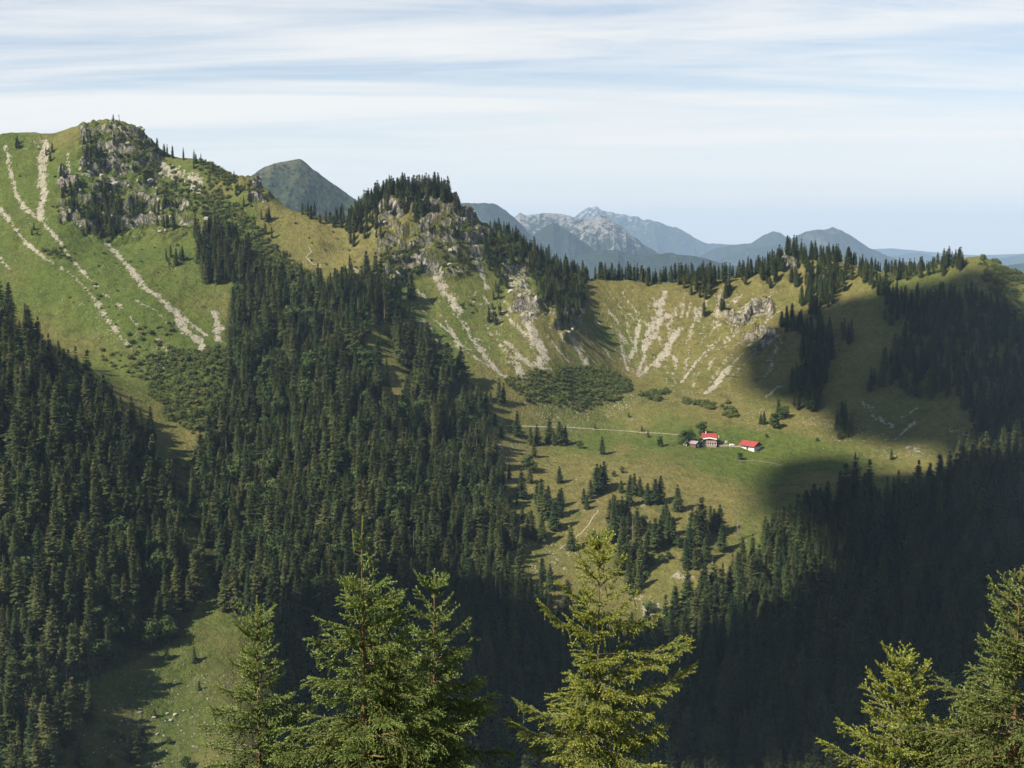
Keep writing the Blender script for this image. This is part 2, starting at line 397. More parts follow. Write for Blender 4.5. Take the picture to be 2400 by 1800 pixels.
sc(Z3, [(600,690),(700,640),(740,700)], 66, .8); sc(Z3, [(780,700),(740,790),(720,880),(690,910)], 22, .8); sc(Z3, [(1540,1080),(1450,1140)], 14, .7); sc(Z3, [(1540,1150),(1480,1200),(1410,1260)], 14, .8)
sc(Z3, [(770,960),(690,1030)], 13, .8); sc(Z3, [(30,790),(0,850),(-10,900)], 26); sc(Z3, [(460,430),(420,560),(440,620)], 40, .7); sc(Z3, [(200,560),(150,640)], 26, .8)
sc(Z3, [(580,610),(500,700)], 12, .7); sc(Z3, [(720,440),(790,430)], 30, .6); sc(Z3, [(1300,1130),(1400,1180)], 60, .55); sc(Z3, [(1560,560),(1600,540)], 50, .7)
sc(Z3, [(1740,1200),(1800,1230),(1850,1220)], 40, .6); sc(Z3, [(1500,1300),(1600,1340)], 36, .6); sc(Z3, [(1240,1060),(1290,1080)], 36, .6)
sc(Z5, [(700,1010),(790,1190),(780,1200)], 34, .75); sc(Z5, [(820,1160),(900,1180)], 40, .6); sc(Z5, [(1440,1240),(1530,1280),(1540,1340)], 90, .6); sc(Z5, [(1690,1100),(1740,1120)], 60, .6); sc(Z5, [(640,320),(700,420)], 90, .42)
sc(Z5, [(980,1000),(1030,1060)], 40, .6); sc(Z5, [(1450,700),(1560,700)], 30, .5)
RS = np.random.default_rng(3)
for k in range(150):                 # short eroded scars on the headwall of the bowl
    u = RS.uniform(1400, 1830); v = RS.uniform(680, 890)
    if v > 900 - abs(u - 1600) * 0.3: continue
    dx = (1560 - u) * 0.10 / 1.0; L = RS.uniform(14, 44)
    SCREE.append(([(u, v), (u + dx * L / 40, v + L * .5), (u + dx * L / 20, v + L)], RS.uniform(2, 5), RS.uniform(.4, .8)))
for k in range(90):
    u = RS.uniform(960, 1380); v = RS.uniform(680, 850); L = RS.uniform(12, 36)
    SCREE.append(([(u, v), (u + L * .55, v + L)], RS.uniform(2, 4.5), RS.uniform(.35, .75)))
SM = np.zeros_like(ZZ)
def paint():
    for pts, w, k in SCREE:
        pts = np.array(pts, float)[:, :2]
        u = np.interp(np.linspace(0, len(pts) - 1, len(pts) * 5), range(len(pts)), pts[:, 0])
        v = np.interp(np.linspace(0, len(pts) - 1, len(pts) * 5), range(len(pts)), pts[:, 1])
        P = hit(u, v); P = P[~np.isnan(P[:, 0])]
        if len(P) < 2: continue
        keep = [0]
        for i in range(1, len(P)):
            if np.hypot(*(P[i, :2] - P[keep[-1], :2])) < 45: keep.append(i)
        P = P[keep]
        wm = max(w * np.median(P[:, 1]) / F_PX * 0.5, 1.1)
        x0, x1 = P[:, 0].min() - 3 * wm - 8, P[:, 0].max() + 3 * wm + 8; y0, y1 = P[:, 1].min() - 3 * wm - 8, P[:, 1].max() + 3 * wm + 8
        i0, i1 = np.searchsorted(GX, [x0, x1]); j0, j1 = np.searchsorted(GY, [y0, y1])
        gx = XX[j0:j1, i0:i1]; gy = YY[j0:j1, i0:i1]
        if gx.size == 0: continue
        d = np.full(gx.shape, 1e9)
        wob = fbm(gx / 9, gy / 9, 77, 3) * wm * 0.9
        for a, b in zip(P[:-1, :2], P[1:, :2]):
            ab = b - a; L = max((ab ** 2).sum(), 1e-6)
            t = np.clip(((gx - a[0]) * ab[0] + (gy - a[1]) * ab[1]) / L, 0, 1)
            d = np.minimum(d, np.hypot(gx - a[0] - t * ab[0], gy - a[1] - t * ab[1]))
        m = k * (1 - sstep(wm * 0.55, wm * 1.5 + 0.8, d + wob))
        SM[j0:j1, i0:i1] = np.maximum(SM[j0:j1, i0:i1], m)
paint()
# stony ground with half-buried rubble
STONY = [(Z5([(760,60),(1000,170),(1100,160),(1320,80),(1430,60),(1400,110),(1250,160),(1120,230),(1000,220),(860,160)]), .55), (Z5([(620,280),(760,300),(760,430),(660,440)]), .35),
         (Z5([(1480,50),(2010,80),(2200,160),(2212,330),(2080,200),(1900,120)]), .30), ([(240,1600),(480,1500),(560,1600),(580,1800),(190,1800)], .16), (Z3([(900,1130),(1200,1180),(1600,1330),(1250,1340),(950,1200)]), .3),
         (Z5([(760,920),(1050,960),(1020,1060),(760,1180)]), .38), ([(150,700),(330,760),(420,860),(340,880)], .22), (Z1([(140,250),(250,250),(220,330),(160,330)]), .4)]
ST_ = np.zeros_like(ZZ)
for pl, k in STONY: ST_ = np.maximum(ST_, k * poly_soft(RAWU, RAWV, pl, 30))
gy_, gx_ = np.gradient(ZZ, GY, GX)
SLOPE = np.degrees(np.arctan(np.hypot(gx_, gy_)))
ROCK = CM * sstep(36, 52, SLOPE + fbm(XX / 12, YY / 12, 91, 3) * 10)
DRY = np.clip(0.5 + 0.55 * fbm(XX / 60, YY / 60, 101, 4) + 0.35 * poly_soft(RAWU, RAWV, [(1130,1060),(1500,1090),(1700,1140),(1700,1300),(1560,1500),(1250,1480),(1100,1200)], 60)
    + 0.25 * poly_soft(RAWU, RAWV, [(1400,680),(1900,620),(2300,600),(2300,1100),(1500,930)], 60) - 0.35 * poly_soft(RAWU, RAWV, [(1560,1000),(1850,1030),(1850,1090),(1650,1110),(1500,1060)], 50)
    - 0.30 * poly_soft(RAWU, RAWV, [(0,330),(560,520),(480,830),(0,700)], 60) + .3 * poly_soft(RAWU, RAWV, [(839,763),(919,759),(974,920),(919,966)], 30)
    + .25 * poly_soft(RAWU, RAWV, [(620,480),(820,540),(880,680),(700,640)], 40), 0, 1)

# forest zones as seen in the photograph (the outline of the ground the trees stand on)
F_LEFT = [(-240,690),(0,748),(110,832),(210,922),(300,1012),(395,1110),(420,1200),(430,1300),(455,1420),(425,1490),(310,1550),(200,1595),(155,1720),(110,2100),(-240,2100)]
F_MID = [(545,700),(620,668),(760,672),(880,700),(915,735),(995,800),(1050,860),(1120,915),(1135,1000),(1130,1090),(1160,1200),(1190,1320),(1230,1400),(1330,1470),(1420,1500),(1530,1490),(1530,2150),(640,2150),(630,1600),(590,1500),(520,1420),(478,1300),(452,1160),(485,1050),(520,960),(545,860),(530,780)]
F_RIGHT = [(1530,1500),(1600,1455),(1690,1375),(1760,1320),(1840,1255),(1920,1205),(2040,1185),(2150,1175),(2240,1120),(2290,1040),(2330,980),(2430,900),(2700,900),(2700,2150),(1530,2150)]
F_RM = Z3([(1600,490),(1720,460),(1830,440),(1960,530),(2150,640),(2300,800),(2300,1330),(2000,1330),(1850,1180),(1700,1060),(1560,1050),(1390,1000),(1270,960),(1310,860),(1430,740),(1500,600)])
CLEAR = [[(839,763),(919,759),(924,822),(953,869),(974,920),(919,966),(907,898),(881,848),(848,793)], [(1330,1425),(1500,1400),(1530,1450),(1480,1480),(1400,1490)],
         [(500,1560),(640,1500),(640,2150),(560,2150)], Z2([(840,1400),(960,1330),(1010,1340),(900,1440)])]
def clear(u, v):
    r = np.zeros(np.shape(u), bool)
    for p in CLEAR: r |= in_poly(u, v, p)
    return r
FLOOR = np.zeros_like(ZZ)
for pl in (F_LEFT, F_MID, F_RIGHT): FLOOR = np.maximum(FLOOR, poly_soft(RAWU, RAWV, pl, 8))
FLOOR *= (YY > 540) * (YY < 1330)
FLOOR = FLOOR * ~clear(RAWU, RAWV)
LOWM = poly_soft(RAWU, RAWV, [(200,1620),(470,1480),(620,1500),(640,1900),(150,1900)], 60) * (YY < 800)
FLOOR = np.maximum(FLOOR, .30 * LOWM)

def build_terrain():
    ny, nx = ZZ.shape
    idx = np.arange(ny * nx).reshape(ny, nx)
    Fq = np.stack([idx[:-1, :-1], idx[:-1, 1:], idx[1:, 1:], idx[1:, :-1]], -1).reshape(-1, 4)
    me = mesh_np('terrain', np.stack([XX, YY, ZZ], -1).reshape(-1, 3), Fq, True)
    add_attr(me, 'scree', SM.ravel()); add_attr(me, 'rock', ROCK.ravel()); add_attr(me, 'dry', DRY.ravel())
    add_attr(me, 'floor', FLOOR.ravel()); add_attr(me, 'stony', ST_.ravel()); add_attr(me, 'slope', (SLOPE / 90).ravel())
    k = NT('alpine_ground')
    v = k.coord('Object')
    big = k.noise(v, 0.018, 4); mid = k.noise(v, 0.085, 5, 0.6); fine = k.noise(v, 0.45, 5, 0.65); tiny = k.noise(v, 1.3, 3, 0.6)
    five = k.noise(v, 0.19, 4, 0.65)
    strk = k.noise(k.coord('Object', (1.0, 0.16, 0.16)), 0.35, 4, 0.6)
    g = k.mix(k.rng(k.mth('ADD', k.attr('dry'), k.mth('MULTIPLY', k.mth('SUBTRACT', mid, 0.5), 0.9)), 0.25, 0.85), (0.094, 0.126, 0.025), (0.195, 0.162, 0.055))
    g = k.mix(k.rng(big, 0.42, 0.66, 0, 0.5), g, (0.135, 0.140, 0.034))
    g = k.mix(k.rng(k.mth('ADD', k.mth('MULTIPLY', fine, .6), k.mth('MULTIPLY', mid, .4)), 0.46, 0.68, 0, 0.62), g, (0.050, 0.070, 0.018))
    g = k.mix(k.rng(strk, 0.50, 0.72, 0, 0.42), g, (0.15, 0.130, 0.055))
    g = k.mix(k.rng(tiny, 0.30, 0.70, 0.0, 0.35), g, (0.044, 0.058, 0.016))
    mot = k.rng(k.mth('ADD', k.mth('MULTIPLY', fine, .55), k.mth('ADD', k.mth('MULTIPLY', five, .30), k.mth('MULTIPLY', tiny, .15))), .36, .64, .50, 1.38, False)
    gm = k.n.new('ShaderNodeMix'); gm.data_type = 'RGBA'; gm.blend_type = 'MULTIPLY'; gm.inputs['Factor'].default_value = 1.0
    cmb = k.n.new('ShaderNodeCombineColor'); [k.l.new(mot, cmb.inputs[i]) for i in range(3)]
    k.l.new(g, gm.inputs['A']); k.l.new(cmb.outputs[0], gm.inputs['B']); g = gm.outputs['Result']
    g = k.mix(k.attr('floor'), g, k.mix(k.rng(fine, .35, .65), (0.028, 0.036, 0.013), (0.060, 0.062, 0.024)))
    shr = k.noise(v, 0.055, 5, 0.68)
    g = k.mix(k.mth('MULTIPLY', k.rng(shr, 0.56, 0.64, 0, 0.75), k.rng(fine, .4, .55)), g, (0.048, 0.066, 0.018))
    # broken stone
    stone = k.mix(k.rng(fine, 0.3, 0.7), (0.43, 0.385, 0.285), (0.28, 0.25, 0.19))
    stone = k.mix(k.rng(tiny, 0.4, 0.7, 0, 0.6), stone, (0.17, 0.155, 0.115))
    sm = k.mth('ADD', k.mth('ADD', k.mth('MULTIPLY', k.attr('scree'), 0.76), k.mth('MULTIPLY', k.mth('SUBTRACT', five, 0.5), 1.7)), k.mth('ADD', k.mth('MULTIPLY', k.mth('SUBTRACT', fine, 0.5), 1.7), k.mth('ADD', k.mth('MULTIPLY', k.mth('SUBTRACT', strk, 0.5), 1.4), k.mth('MULTIPLY', k.mth('SUBTRACT', tiny, 0.5), 1.2))))
    smk = k.mth('MULTIPLY', k.rng(sm, 0.42, 0.62), k.rng(k.attr('scree'), 0.02, 0.14))
    col = k.mix(smk, g, stone)
    sv = k.voro(v, 0.42); st = k.mth('MULTIPLY', k.rng(sv, 0.24, 0.34, 1, 0), k.rng(k.noise(v, 0.09, 2), 0.42, 0.62))
    st2 = k.mth('MULTIPLY', st, k.rng(k.attr('stony'), 0.05, 0.45))
    few = k.mth('MULTIPLY', k.mth('MULTIPLY', k.rng(k.voro(v, 0.17), 0.07, 0.12, 1, 0), k.rng(k.noise(v, .03, 3), .5, .62)), k.mth('SUBTRACT', 1.0, k.attr('floor')))
    col = k.mix(k.mth('MAXIMUM', st2, k.mth('MULTIPLY', few, 0.75)), col, (0.36, 0.335, 0.26))
    # solid rock: upright bedding, grass on the ledges
    rv = k.coord('Object', (0.30, 0.30, 0.075)); rn = k.noise(rv, 1.0, 6, 0.62, 0.4); rn2 = k.noise(v, 0.28, 5, 0.65)
    rk = k.mix(k.rng(rn, 0.34, 0.68), (0.090, 0.083, 0.068), (0.42, 0.375, 0.30))
    rk = k.mix(k.rng(rn2, 0.47, 0.60, 0, 0.85), rk, (0.060, 0.070, 0.028))
    patch = k.noise(v, 0.05, 4, 0.6)
    rm = k.rng(k.mth('ADD', k.mth('ADD', k.attr('rock'), k.mth('MULTIPLY', k.mth('SUBTRACT', patch, 0.5), 3.0)), k.mth('MULTIPLY', k.mth('SUBTRACT', rn2, 0.5), 1.5)), 0.80, 0.98)
    col = k.mix(k.mth('MULTIPLY', rm, k.rng(k.attr('rock'), 0.02, 0.2)), col, rk)
    hgt = k.mth('ADD', k.mth('MULTIPLY', fine, 1.0), k.mth('ADD', k.mth('MULTIPLY', tiny, 0.5), k.mth('MULTIPLY', rn, k.mth('MULTIPLY', k.attr('rock'), 4.0))))
    k.bump(k.mth('ADD', hgt, k.mth('MULTIPLY', five, 1.6)), 1.0, 1.3)
    k.b.inputs['Specular IOR Level'].default_value = 0.03
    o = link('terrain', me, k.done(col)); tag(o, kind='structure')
    return o
terrain = build_terrain()

# ------------------------------------------------------------------ far mountains and the plain under them
def mountain_mat(name, forest, pasture, rock, rock_lo, past_lo, scale):
    k = NT(name); v = k.coord('Object'); a = k.noise(v, 0.0035 * scale, 6, 0.62); b = k.noise(v, 0.016 * scale, 5, 0.65)
    c = k.noise(v, 0.0016 * scale, 4, 0.55)
    col = k.mix(k.rng(b, 0.35, 0.65), forest, tuple(x * 1.7 for x in forest))
    col = k.mix(k.mth('MULTIPLY', k.rng(k.mth('ADD', a, k.attr('up')), past_lo, past_lo + 0.14), 0.9), col, pasture)
    col = k.mix(k.rng(k.mth('ADD', k.mth('MULTIPLY', b, .7), k.mth('ADD', k.mth('MULTIPLY', c, .3), k.attr('up'))), rock_lo, rock_lo + 0.12), col, rock)
    if scale > 2: col = k.mix(k.rng(k.voro(v, 0.06), .1, .65, 0, 1.0), tuple(x * .45 for x in forest), col)
    k.bump(k.mth('ADD', b, a), 1.0, 26.0 / scale); k.b.inputs['Specular IOR Level'].default_value = 0.0
    return k.done(col)
def mountain(sky, Y, base, front, mat, seed, amp, n=260, lean=0.0, back=0.8):
    sky = np.array(sky, float); P = at(sky[:, 0], sky[:, 1], Y)
    x = np.linspace(P[0, 0], P[-1, 0], n); cz = np.interp(x, P[:, 0], P[:, 2])
    ts = np.r_[np.linspace(-1, 0, 14)[:-1], np.linspace(0, 1, 70)]
    T, Xg = np.meshgrid(ts, x, indexing='ij'); C = np.broadcast_to(cz, T.shape)
    hgt = np.maximum(C - base, 1.0); D = hgt / math.tan(math.radians(front))
    t = np.abs(T)
    run = D * np.where(T < 0, back, 1.0) * T
    L = (P[:, 2].max() - base)
    wav = (ridged(Xg / (L * .42), (Xg * .3 + run) / (L * 1.6), seed, 5, .55) - 0.52) * amp * L
    wav2 = fbm(Xg / (L * .12), run / (L * .2), seed + 9, 4) * amp * L * 0.22
    env = np.minimum(1, t * 3.0) * (1 - 0.3 * t)
    Zg = C - hgt * t ** 0.92 + (wav + wav2) * env
    Zg += fbm(Xg / (L * .05), T * 7, seed + 3, 4) * amp * L * 0.035 * (T == 0)
    Yg = Y - run + fbm(Xg / (L * .5), T * 0, seed + 5, 3) * L * .25
    Zg = np.maximum(Zg, base - 30)
    V = np.stack([Xg, Yg, Zg], -1).reshape(-1, 3); ny, nx = T.shape
    idx = np.arange(ny * nx).reshape(ny, nx)
    Fq = np.stack([idx[:-1, 1:], idx[:-1, :-1], idx[1:, :-1], idx[1:, 1:]], -1).reshape(-1, 4)
    me = mesh_np('mountain', V, Fq, True)
    add_attr(me, 'up', (((Zg - base) / L - 0.6) * 0.35).ravel())
    return tag(link('mountain', me, mat), kind='structure')
DK = (0.014, 0.021, 0.012)
m_near = mountain_mat('near_mountain', (0.030, 0.040, 0.018), (0.085, 0.080, 0.038), (0.28, 0.24, 0.18), 0.74, 0.56, 3.0)
m_rock = mountain_mat('rocky_range', DK, (0.085, 0.088, 0.042), (0.19, 0.178, 0.165), 0.53, 0.70, 1.9)
m_blue = mountain_mat('far_range', DK, (0.10, 0.10, 0.05), (0.26, 0.245, 0.22), 0.57, 0.66, 1.0)
m_wood = mountain_mat('wooded_hill', DK, (0.05, 0.06, 0.028), (0.3, 0.27, 0.2), 0.98, 0.80, 1.6)
m_past = mountain_mat('pasture_mountain', DK, (0.15, 0.13, 0.075), (0.24, 0.21, 0.16), 0.74, 0.57, 1.0)
BASE = -420.0
mountain([(380,560),(480,490),(540,442),(581,416),(604,400),(638,381),(661,376),(694,370),(701,372),(720,388),(747,410),(774,430),(808,453),(835,471),(900,512),(960,548),(1080,610),(1200,660)], 4300, -300, 38, m_near, 11, 0.22)
mountain([(860,570),(940,520),(1000,488),(1050,478),(1082,475),(1110,476),(1135,474),(1154,475),(1173,483),(1189,497),(1205,508),(1240,545),(1290,585),(1340,620)], 9500, BASE, 32, m_wood, 21, 0.28)
mountain([(1060,580),(1150,530),(1190,512),(1205,509),(1218,499),(1233,505),(1256,501),(1284,498),(1300,500),(1319,502),(1351,510),(1366,513),(1385,513),(1420,530),(1460,555),(1500,585),(1560,620)], 11800, BASE, 36, m_rock, 31, 0.42, 320)
mountain([(1310,570),(1340,542),(1366,522),(1385,511),(1398,506),(1408,504),(1420,508),(1446,526),(1477,548),(1509,573),(1540,592),(1600,625)], 10600, BASE, 36, m_rock, 35, 0.42, 260)
mountain([(1180,600),(1230,565),(1270,536),(1297,521),(1330,540),(1370,570),(1420,605)], 9900, BASE, 34, m_wood, 38, 0.26, 200)
mountain([(1220,600),(1300,540),(1347,507),(1366,493),(1382,485),(1390,486),(1395,483),(1401,484),(1408,491),(1430,496),(1450,500),(1468,503),(1490,506),(1509,516),(1522,515),(1544,523),(1572,531),(1594,537),(1620,551),(1651,569),(1677,572),(1715,572),(1800,590),(1920,612)], 20500, BASE, 33, m_blue, 41, 0.40, 320)
mountain([(1560,622),(1639,601),(1677,582),(1736,572),(1762,570),(1787,553),(1812,542),(1829,546),(1850,561),(1900,585),(1960,610)], 16000, BASE, 30, m_wood, 51, 0.16)
mountain([(1640,625),(1700,600),(1740,584),(1770,580),(1816,576),(1850,561),(1892,542),(1913,538),(1935,538),(1956,532),(1968,536),(1989,548),(2010,563),(2032,578),(2061,591),(2091,603),(2112,610),(2154,620),(2220,640)], 14500, BASE, 32, m_past, 61, 0.32, 300)
mountain([(2020,618),(2082,600),(2108,599),(2133,593),(2158,592),(2183,599),(2217,605),(2300,618)], 22000, BASE, 24, m_wood, 71, 0.14)
mountain([(2200,632),(2250,625),(2340,606),(2365,602),(2400,597),(2480,590),(2560,600),(2700,630)], 20000, BASE, 24, m_wood, 81, 0.14)
mountain([(2280,645),(2350,625),(2400,616),(2480,600),(2600,605),(2750,650)], 10000, BASE, 26, m_wood, 91, 0.14)
mountain([(1180,640),(1250,618),(1350,600),(1414,586),(1446,586),(1477,597),(1525,599),(1556,594),(1572,592),(1588,597),(1620,599),(1651,605),(1683,615),(1760,632),(1900,650)], 8600, BASE, 24, m_wood, 101, 0.16, 320)
mountain([(1300,608),(1500,598),(1650,592),(1720,588),(1800,594),(1950,592),(2040,584),(2090,582),(2160,588),(2230,596),(2300,598),(2420,594),(2600,596),(2800,606)], 27500, BASE, 20, m_wood, 111, 0.12)
def build_plain():
    me = mesh_np('ground', np.array([(-39000, -4500, BASE), (39000, -4500, BASE), (39000, 29500, BASE), (-39000, 29500, BASE)]), np.array([[0, 1, 2, 3]]))
    k = NT('far_plain'); v = k.coord('Object'); a = k.noise(v, 0.002, 4); b = k.noise(v, 0.0004, 4)
    tag(link('ground', me, k.done(k.mix(k.rng(k.mth('ADD', k.mth('MULTIPLY', a, .5), k.mth('MULTIPLY', b, .5)), .4, .6), (0.03, 0.045, 0.02), (0.12, 0.13, 0.05)))), kind='structure')
build_plain()
# ------------------------------------------------------------------ tree prototypes
def foliage_mat(name, ramp, trans=0.0, rough=0.75, inner=None, spec=0.15):
    k = NT(name); r = k.rand(); v = k.coord('Object'); nzz = k.noise(v, 1.1, 2, 0.6)
    cr = k.n.new('ShaderNodeValToRGB'); k.l.new(r, cr.inputs[0])
    el = cr.color_ramp.elements
    while len(el) < len(ramp): el.new(0.5)
    for i, (p, c) in enumerate(ramp): el[i].position = p; el[i].color = c + (1,)
    col = k.mix(k.rng(nzz, 0.3, 0.7, 0, 0.55), cr.outputs[0], tuple(x * 0.55 for x in ramp[0][1]))
    k.b.inputs['Roughness'].default_value = rough; k.b.inputs['Specular IOR Level'].default_value = spec
    k.put(k.b.inputs['Base Color'], col)
    if trans:
        tr = k.n.new('ShaderNodeBsdfTranslucent'); k.put(tr.inputs['Color'], col)
        ms = k.n.new('ShaderNodeMixShader'); ms.inputs[0].default_value = trans
        k.l.new(k.b.outputs[0], ms.inputs[1]); k.l.new(tr.outputs[0], ms.inputs[2]); k.l.new(ms.outputs[0], k.out.inputs['Surface'])
    return k.m
M_SPRUCE = foliage_mat('spruce_needles', [(0.0, (0.026, 0.044, 0.012)), (0.35, (0.046, 0.066, 0.017)), (0.7, (0.070, 0.080, 0.021)), (1.0, (0.084, 0.088, 0.025))])
M_LEAF = foliage_mat('broad_leaves', [(0.0, (0.046, 0.076, 0.020)), (0.5, (0.062, 0.098, 0.024)), (1.0, (0.086, 0.118, 0.030))], 0.15)
M_SCRUB = foliage_mat('mountain_pine', [(0.0, (0.060, 0.088, 0.021)), (0.5, (0.096, 0.120, 0.028)), (1.0, (0.142, 0.138, 0.036))])
M_BARK = simple_mat('spruce_bark', (0.16, 0.12, 0.085), (0.085, 0.065, 0.05), 2.0, 0.9, 0.4, (1, 1, 0.3))
M_DEAD = simple_mat('dead_wood', (0.26, 0.20, 0.16), (0.16, 0.125, 0.10), 2.0, 0.9, 0.3, (1, 1, 0.3))

def tube(P, R, sides=5):
    P = np.asarray(P, float); n = len(P); V = []; Fq = []
    for i in range(n):
        d = P[min(i + 1, n - 1)] - P[max(i - 1, 0)]; d = d / (np.linalg.norm(d) + 1e-9)
        a = np.cross(d, [0.31, 0.87, 0.2]); a /= np.linalg.norm(a) + 1e-9; b = np.cross(d, a)
        for k in range(sides):
            t = 2 * math.pi * k / sides; V.append(P[i] + R[i] * (math.cos(t) * a + math.sin(t) * b))
    for i in range(n - 1):
        for k in range(sides):
            Fq.append((i * sides + k, i * sides + (k + 1) % sides, (i + 1) * sides + (k + 1) % sides, (i + 1) * sides + k))
    return np.array(V), np.array(Fq)
def cat(parts):
    V = []; Fq = []; o = 0
    for v, f in parts:
        if len(v) == 0: continue
        V.append(np.asarray(v)); Fq.append(np.asarray(f) + o); o += len(v)
    return np.concatenate(V), np.concatenate(Fq)
def tri(Fq):
    Fq = np.asarray(Fq)
    return Fq if Fq.shape[1] == 3 else np.concatenate([Fq[:, :3], Fq[:, [0, 2, 3]]])

def spruce_parts(seed, h=22.0, rad=0.15, bare=0.08, gap=0.06, power=0.85, dens=1.0):
    r = np.random.default_rng(seed)
    V = []; T = []
    lv = np.arange(bare * h, h - 0.5, 0.56)
    lean = r.normal(0, 0.006, 2)
    lopside = r.uniform(0, 2 * math.pi)
    for z0 in lv:
        t = z0 / h
        if r.random() < gap: continue
        prof = (1 - t) ** power * min(1.0, 0.55 + 2.2 * (t - bare))
        Lb = h * rad * prof * r.uniform(0.8, 1.18) + 0.22
        nb = max(5, int(round((8.0 if Lb > 1.6 else 6) * dens)))
        a0 = r.uniform(0, 6.28)
        for b in range(nb):
            az = a0 + 6.283 * b / nb + r.normal(0, 0.22)
            L = Lb * r.uniform(0.62, 1.18) * (1 + 0.12 * math.cos(az - lopside))
            z = z0 + r.uniform(-0.25, 0.25)
            up = np.interp(t, [0, 0.5, 0.85, 1], [-0.12, 0.05, 0.45, 1.0]) + r.normal(0, 0.08)
            dr = np.interp(t, [0, 0.6, 1], [0.42, 0.34, 0.1])
            ca, sa = math.cos(az), math.sin(az)
            ts = np.array([0.06, 0.42, 0.76, 1.0])
            rr = L * ts; zz = z + L * (up * ts - dr * ts ** 2) + 0.10 * L * (ts > 0.9)
            W = (0.22 * L + 0.22) * np.array([0.35, 1.0, 0.8, 0.12]) * r.uniform(0.75, 1.25, 4)
            c = np.c_[rr * ca, rr * sa, zz]
            sd = np.array([-sa, ca, 0.0])
            dn = np.array([0, 0, 1.0]) * (0.10 * L + 0.06)
            l_ = c + sd * W[:, None] - dn * r.uniform(0.5, 1.4, (4, 1)); r_ = c - sd * W[:, None] - dn * r.uniform(0.5, 1.4, (4, 1))
            o = len(V)
            V.extend(c); V.extend(l_); V.extend(r_)
            for i in range(3):
                T += [(o + i, o + i + 1, o + 4 + i), (o + i, o + 8 + i + 1, o + i + 1)]
                if i < 2: T += [(o + 4 + i, o + i + 1, o + 5 + i), (o + 8 + i, o + 9 + i, o + i + 1)]
            for q in range(3 if L > 1.0 else 1):    # hanging twigs
                tt = r.uniform(0.3, 0.98); p = np.array([np.interp(tt, ts, c[:, i]) for i in range(3)])
                w = r.uniform(0.14, 0.34); hd = r.uniform(0.35, 0.85) * (0.5 + 0.5 * (1 - t)); tw = az + r.uniform(-0.9, 0.9)
                dd = np.array([math.cos(tw), math.sin(tw), 0]) * w
                o = len(V); V.extend([p - dd, p + dd, p + np.array([r.normal(0, .1), r.normal(0, .1), -hd])]); T.append((o, o + 1, o + 2))
    o = len(V); V.extend([(0.09, 0, h - 1.1), (-0.05, 0.08, h - 1.1), (-0.05, -0.08, h - 1.1), (0, 0, h)]); T += [(o, o + 1, o + 3), (o + 1, o + 2, o + 3), (o + 2, o, o + 3)]
    V = np.array(V); V[:, :2] += lean * V[:, 2:3]
    tz = np.array([-1.5, 0, h * .3, h * .7, h - 1.0]); tv, tf = tube(np.c_[lean[0] * tz, lean[1] * tz, tz], [h * .017, h * .014, h * .011, h * .006, 0.03], 5)
    return V, np.array(T), tv, tri(tf)
def two_mat_mesh(name, cv, cf, tv, tf, m1, m2):
    V, Fq = cat([(cv, cf), (tv, tf)]); me = mesh_np(name, V, Fq)
    me.materials.append(m1); me.materials.append(m2)
    me.polygons.foreach_set('material_index', np.r_[np.zeros(len(cf), np.int32), np.ones(len(tf), np.int32)])
    return me
def proto_coll(name):
    return bpy.data.collections.new(name)
C_SPR, C_BRD, C_SCR, C_STN = [proto_coll(n) for n in ('spruce_kinds', 'broadleaf_kinds', 'scrub_kinds', 'stone_kinds')]
SPR = []                            # (crown mesh, trunk mesh, height)
for i, (hh, rd, br, gp, pw) in enumerate([(22, .190, .05, .03, .62), (22, .165, .08, .06, .55), (22, .225, .03, .02, .72), (22, .175, .12, .10, .55), (22, .155, .06, .05, .66), (22, .205, .04, .04, .60), (22, .185, .09, .08, .75), (22, .240, .02, .02, .72)]):
    cv, cf, tv, tf = spruce_parts(100 + i, hh, rd, br, gp, pw)
    cm = mesh_np('spruce_crown', cv, cf); cm.materials.append(M_SPRUCE); tm = mesh_np('spruce_trunk', tv, tf); tm.materials.append(M_BARK)
    SPR.append((cm, tm, hh))
    C_SPR.objects.link(bpy.data.objects.new('spruce_kind', two_mat_mesh('spruce_kind', cv, cf, tv, tf, M_SPRUCE, M_BARK)))
